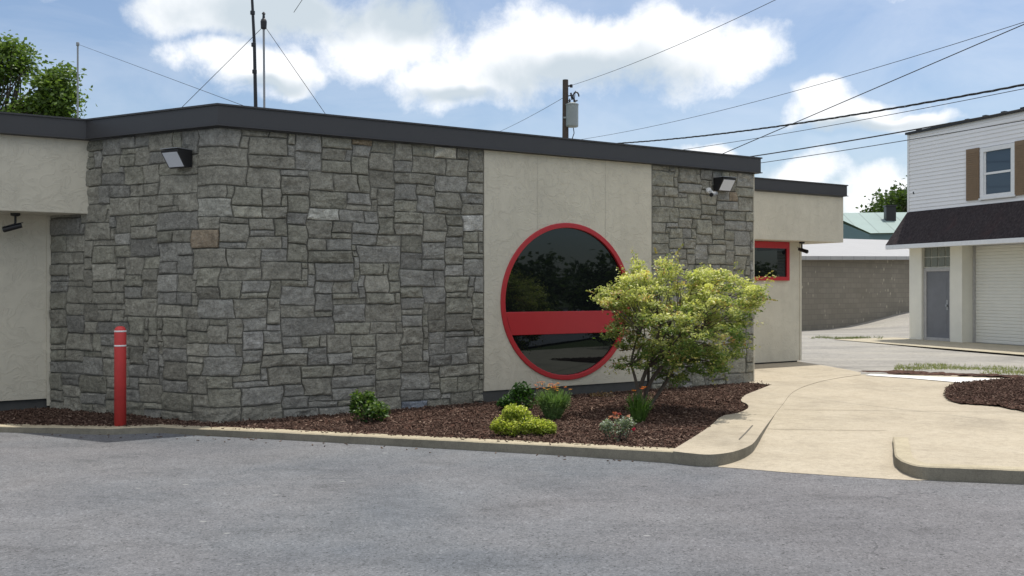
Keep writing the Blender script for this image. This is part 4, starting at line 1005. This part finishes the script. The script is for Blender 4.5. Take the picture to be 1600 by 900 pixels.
# ------------------------------------------------------------------ white building at right
rzW = math.atan2(AW.y, AW.x)
WB = empty('garage_building', OW, rzW, label='white two-storey building with dark mansard awning, grey door and roller door', cat='building')
def sW(u, out=0.0): P = OW+NW*(-out if False else out); return hit(P, AW, u)
NWo = NW  # outward
assert NW.x < 0 or True
if NW.x > 0: NWo = -NW
def sW(u, out=0.0): return hit(OW+NWo*out, AW, u)
def zW(u, v, out=0.0): P = OW+NWo*out+AW*sW(u, out); return 1.6+(450-v)/F*P.y
# local: x along towards camera, y inward (-out)
LEN = 14.0; zr = zW(1421, 208); zm = zW(1421, 332); zg = 2.88; ZB = .03
m = MB(); m.box((0, .02, zm-.4), (LEN, 9, zr-.05)); m.build('upper_wall', MT['siding'], WB)
# clapboards as real laps
m = MB(); lap = .115; k = 0; z = zm
s_w0, s_w1 = sW(1534), sW(1588); zw0, zw1 = zW(1534, 310), zW(1534, 232)
def lapseg(x0, x1, z, zt_):
    n = len(m.v); m.v += [(x0, -.028, z), (x1, -.028, z), (x1, -.006, zt_), (x0, -.006, zt_), (x0, .019, z), (x1, .019, z)]; m.face((0+n, 1+n, 2+n, 3+n)); m.face((n+1, n, n+4, n+5))
while z < zr-.06:
    z2 = min(z+lap, zr-.05)
    if z2 > zw0 and z < zw1: lapseg(0, s_w0, z, z2); lapseg(s_w1, LEN, z, z2)
    else: lapseg(0, LEN, z, z2)
    z = z2
m.build('siding', MT['siding'], WB)
m = MB(); m.box((-.02, -.04, zm), (.05, .3, zr-.03)); m.build('corner_trim', MT['wtrim'], WB)
m = MB(); m.box((-.06, -.09, zr-.05), (LEN, 9, zr+.02))
for i in range(24): x = .4+i*.62; m.box((x, -.10, zr+.021), (x+.12, .02, zr+.05))
m.build('roof_edge', MT['dark'], WB)
m = MB(); m.box((0, .3, zg-.1), (.02, 8.9, zm)); m.build('end_wall', MT['siding'], WB)
# mansard awning
ou = .72; le = .16
m = MB(); m.v = [(-le, -ou, zg+.02), (LEN, -ou, zg+.02), (LEN, -.02, zm), (.0, -.02, zm), (-le, .6, zg+.02), (-.0, .6, zm), (LEN, .02, zg+.02)]
m.face((0, 1, 2, 3)); m.face((4, 0, 3, 5)); o = m.build('awning_roof', MT['shingle'], WB)
sm = o.modifiers.new('t', 'SOLIDIFY'); sm.thickness = .03; sm.offset = 1
m = MB(); m.box((-le-.02, -ou-.02, zg-.10), (LEN, -ou+.10, zg+.03)); m.build('gutter', MT['wtrim'], WB, bevel=.01)
m = MB(); m.box((-le, -ou+.10, zg-.06), (LEN, 0.3, zg-.03)); m.build('soffit', MT['cream'], WB)
# ground floor: pier, door, pier, roller door
x = [0.02, sW(1440), sW(1484), sW(1503)]; rec = .45
m = MB(); m.box((x[0], 0, ZB-.1), (x[1]-.004, rec+.2, zg-.06)); m.build('pier', MT['cream'], WB, bevel=.01)
m = MB(); m.box((x[2]+.004, 0, ZB-.1), (x[3], rec+.2, zg-.06)); m.build('pier', MT['cream'], WB, bevel=.01)
DR = empty('door'); DR.parent = WB; zdt = zW(1450, 419, -.12)
m = MB(); fw = .10; m.box((x[1], .08, ZB), (x[1]+fw, .2, zdt)); m.box((x[2]-fw, .08, ZB), (x[2], .2, zdt)); m.box((x[1]+fw, .08, zdt-fw), (x[2]-fw, .2, zdt)); m.box((x[1]+fw, .08, ZB), (x[2]-fw, .2, ZB+.09)); m.build('frame', MT['dframe'], DR)
m = MB(); m.box((x[1]+fw, .11, ZB+.09), (x[2]-fw, .16, zdt-fw)); m.box((x[1]+fw+.16, .105, ZB+.3), (x[2]-fw-.12, .111, zdt-fw-.2)); m.build('panel', MT['door'], DR)
m = MB(); m.tube([(x[2]-fw-.10, .11, 1.08), (x[2]-fw-.10, .05, 1.08)], .035, 10); m.box((x[2]-fw-.14, .1, .95), (x[2]-fw-.06, .109, 1.25)); m.build('handle', MT['alu'], DR)
m = MB()
for i in range(4):
    for j in range(2):
        w = (x[2]-x[1])/4; h = (zg-.06-zdt-.02)/2; m.box((x[1]+i*w+.02, .10, zdt+.02+j*h+.02), (x[1]+(i+1)*w-.02, .16, zdt+.02+(j+1)*h-.01))
m.build('glass_block_transom', MT['gblock'], WB)
m = MB(); m.box((x[1], .13, zdt), (x[2], .2, zg-.06)); m.build('transom_mortar', MT['cream'], WB)
# roller door with slats
m = MB(); xr0 = x[3]+.004; z = ZB; prof = []
nS = 30; hs_ = (zg-.06-ZB)/nS
for i in range(nS):
    za = ZB+i*hs_; prof += [(rec, za), (rec-.012, za+hs_*.18), (rec-.012, za+hs_*.8), (rec+.006, za+hs_*.95)]
k = len(prof); m.v = [(xr0, y, z) for y, z in prof]+[(LEN, y, z) for y, z in prof]
for i in range(k-1): m.face((i, k+i, k+i+1, i+1))
m.build('roller_door', MT['roller'], WB)
m = MB(); m.box((xr0, rec-.05, ZB), (xr0+.07, rec-.016, zg-.06)); m.build('door_track', MT['dframe'], WB)
m = MB(); m.box((0.02, .25, ZB-.1), (x[2], .4, zg-.06)); m.build('wall', MT['cream'], WB)
# upper window
UW = empty('window'); UW.parent = WB
m = MB(); fw = .11
m.box((s_w0, -.06, zw0), (s_w1, .03, zw0+.09)); m.box((s_w0, -.06, zw1-.12), (s_w1, .03, zw1)); m.box((s_w0, -.06, zw0+.09), (s_w0+fw, .03, zw1-.12)); m.box((s_w1-fw, -.06, zw0+.09), (s_w1, .03, zw1-.12)); m.build('frame', MT['wtrim'], UW)
zmid = (zw0+zw1)/2-.03
m = MB(); m.box((s_w0+fw, -.03, zmid-.03), (s_w1-fw, .0, zmid+.03)); m.box((s_w0+fw, -.025, zw0+.09), (s_w0+fw+.05, .0, zw1-.12)); m.box((s_w1-fw-.05, -.025, zw0+.09), (s_w1-fw, .0, zw1-.12)); m.build('sash', MT['wtrim'], UW)
m = MB(); m.box((s_w0+fw+.05, -.008, zw0+.09), (s_w1-fw-.05, .004, zw1-.12)); m.build('pane', m_glass('window_glass', (.05, .07, .10), .05), UW)
m = MB(); m.box((s_w0-.03, -.09, zw0-.05), (s_w1+.03, .02, zw0-.002)); m.build('sill', MT['wtrim'], UW)
for (ua, ub) in ((1512, 1531.5), (1588, 1612)):
    xa, xb = sW(ua), sW(ub); m = MB(); m.box((xa, -.065, zw0-.03), (xb, -.03, zw1+.03))
    for i in range(22): zz = zw0+.02+i*(zw1-zw0-.06)/22; m.box((xa+.04, -.075, zz), (xb-.04, -.064, zz+.03))
    m.build('shutter', MT['brown'], WB)
m = MB(); m.box((.2, -.03, zm+.55), (.24, -.0, zm+.62)); m.build('wall_hook', MT['dark'], WB)

# ------------------------------------------------------------------ buildings further back
a = G(1225, 519, 0.0); b = Vector((20.0, 43.0, 0)); dd = (b-a); Lb = dd.length; rz = math.atan2(dd.y, dd.x)
BB = empty('block_building', (a.x, a.y, 0), rz, label='low building of painted brown block with a pale roof across the street', cat='building')
hw = 1.6+(450-403)/F*38
Lb += 8
m = MB(); m.v = [(0, 0, -.1), (Lb, 0, -.1), (Lb, 0, hw+.35), (0, 0, hw-.1), (0, 12, -.1), (Lb, 12, -.1), (Lb, 12, hw+.35), (0, 12, hw-.1)]
for f in ((0,1,2,3),(5,4,7,6),(4,0,3,7),(1,5,6,2)): m.face(f)
m.build('wall', MT['block'], BB)
m = MB(); m.v = [(-.3, -.35, hw-.06), (Lb, -.35, hw+.38), (Lb, 7, hw+1.5), (-.3, 7, hw+1.1), (-.3, -.35, hw-.2), (Lb, -.35, hw+.24), (Lb, 13, hw+.2), (-.3, 13, hw-.3)]
for f in ((0,1,2,3),(4,5,1,0),(3,2,6,7),(4,0,3,7),(4,7,6,5)): m.face(f)
m.build('roof', MT['metalroof'], BB)
# green roofed house
Yg = 62.0
l0 = Q(1316, 368, Yg); r0 = Q(1432, 368, Yg); t0 = Q(1318, 331, Yg+5); 
GB = empty('green_roofed_house', (l0.x, Yg, 0), R(-6), label='distant house with a pale green metal roof and teal gable', cat='house')
xe = Q(1357, 366, Yg).x-l0.x; W_ = 9.0; zt2 = Q(1325, 331, Yg+4).z; ze = Q(1357, 365, Yg).z
m = MB(); m.v = [(xe, -.3, ze), (xe+W_, -.3, ze+.1), (xe+W_, 5, zt2), (.1, 5, zt2), (xe+W_, 10, ze)]
m.v += [(.1-.3, 10, ze)]
m.face((0, 1, 2, 3)); m.face((3, 2, 4, 5)); m.build('roof', MT['greenroof'], GB)
m = MB(); m.v = [(xe, 0, 0), (-.3, 5, 0), (-.3, 5, zt2-.1), (xe, 0, ze-.05), (-.6, 9, 0), (-.6, 9, ze)]; m.face((0, 3, 2, 1)); m.face((1, 2, 5, 4))
m.build('gable_wall', MT['teal'], GB)
m = MB(); m.box((xe, .0, 0), (xe+W_-.2, .2, ze-.05)); m.build('wall', MT['teal'], GB)
c = Q(1380, 333, Yg+3); c = (c.x-l0.x, c.y-Yg, c.z)
m = MB(); m.box((c[0]-.32, c[1]-.3, c[2]-1.2), (c[0]+.32, c[1]+.3, c[2]+.40)); m.box((c[0]-.38, c[1]-.36, c[2]+.40), (c[0]+.38, c[1]+.36, c[2]+.5)); m.build('chimney', MT['dark'], GB)
# trees beyond
for i, (u, v, Yd, hr, lab) in enumerate([(1412, 318, 80, 3.0, 'dark green treetop between the green roof and the white building'), (1384, 332, 84, 2.2, 'low distant treetop just above the green roof ridge'), (1368, 336, 90, 1.6, 'thin small distant treetop left of the chimney')]):
    q = Q(u, v, Yd); tree('broadleaf_tree', (q.x, Yd, 0), q.z, 0, lab, 50+i, 40, .38, lobes=[(0, 0, q.z-hr*.3, hr*.8, hr*.8, hr*.8), (hr*.6, 0, q.z+.2, hr*.7, hr*.7, hr*.7), (0, 0, q.z-hr*1.6, hr*1.3, hr, hr)], per=70, trunk=.25, sig=.5)
# things across the lot that the round window mirrors
wc0 = W1(tc, 0); rdir = Vector((.915, -.407, 0)); sd = Vector((.407, .915, 0))
refl = [(34, -2.5, 3.2, 2.2), (52, 7, 3.9, 3.6), (55, -8, 4.3, 3.8), (58, 16, 4.6, 4), (60, -17, 4.4, 4.2), (44, 2, 3.4, 2.4), (62, -1, 4.0, 4.6), (60, 26, 4.6, 4.2), (62, -27, 4.8, 4.4)]
labs = ['small round tree', 'medium green tree', 'broad bushy tree', 'dense full tree', 'wide dark tree', 'rounded young tree', 'tall spreading tree', 'thick green tree', 'heavy dark tree']
for i, (r, s, h, w) in enumerate(refl):
    q = wc0+rdir*r+sd*s; tree('broadleaf_tree', (q.x, q.y, 0), h, 0, labs[i]+' across the lot, mirrored in the round window', 80+i, 46, .42, lobes=[(0, 0, h*.62, w*.8, w*.8, h*.38), (w*.3, 0, h*.4, w*.8, w*.8, h*.3), (-w*.4, .2, h*.35, w*.7, w*.7, h*.3)], per=45, trunk=.2, sig=.5, cols=((.05, .08, .03), (.15, .20, .06)))

for i, (x, y, h, w) in enumerate(((9.3, 11.8, 1.0, .6), (9.9, 10.9, .8, .5), (10.6, 10.2, 1.15, .7), (11.6, 9.5, .9, .6), (12.6, 9.0, 1.2, .8))):
    shrub('shrub', (x, y, .12), w, w, h, 700, .09, ((.03, .06, .015), (.07, .12, .03)), ['round green', 'low green', 'tall dark green', 'wide green', 'large dense'][i]+' shrub in the bed to the right, mirrored in the lower window pane', 'shrub', 60+i, lobes=[(0, 0, h*.5, w*.9, w*.9, h*.48), (w*.3, 0, h*.35, w*.7, w*.6, h*.3)])

rnd = random.Random(17); m = MB()
for q in range(130):
    i = rnd.randint(1, 8); t = rnd.random(); p = kf[i].lerp(kf[i+1], t) if i < 9 else kf[9]; side = rnd.random() < .45
    hgt = kh[i]*(1-t)+kh[i+1]*t
    if side: y = p.y+rnd.uniform(.03, .16); z = hgt+.006
    else: y = p.y-abs(rnd.gauss(0, .16))-.01; z = .006
    l = rnd.uniform(.006, .018); M_ = Matrix.Translation((p.x, y, z)) @ Matrix.Rotation(rnd.uniform(0, 6.3), 4, 'Z') @ Matrix.Rotation(rnd.gauss(0, .2), 4, 'Y'); k0 = len(m.f)
    m.box((-l, -l*.35, -.003), (l, l*.35, .003), M_); g = rnd.random(); c = (.06+.12*g, .04+.09*g, .03+.07*g)
    for j in range(k0, len(m.f)): m.c[j] = c
tag(m.build('loose_debris', MT['chip'], colors=True, kind='stuff'), 'stray bits of mulch and grit scattered along the kerb', 'debris')
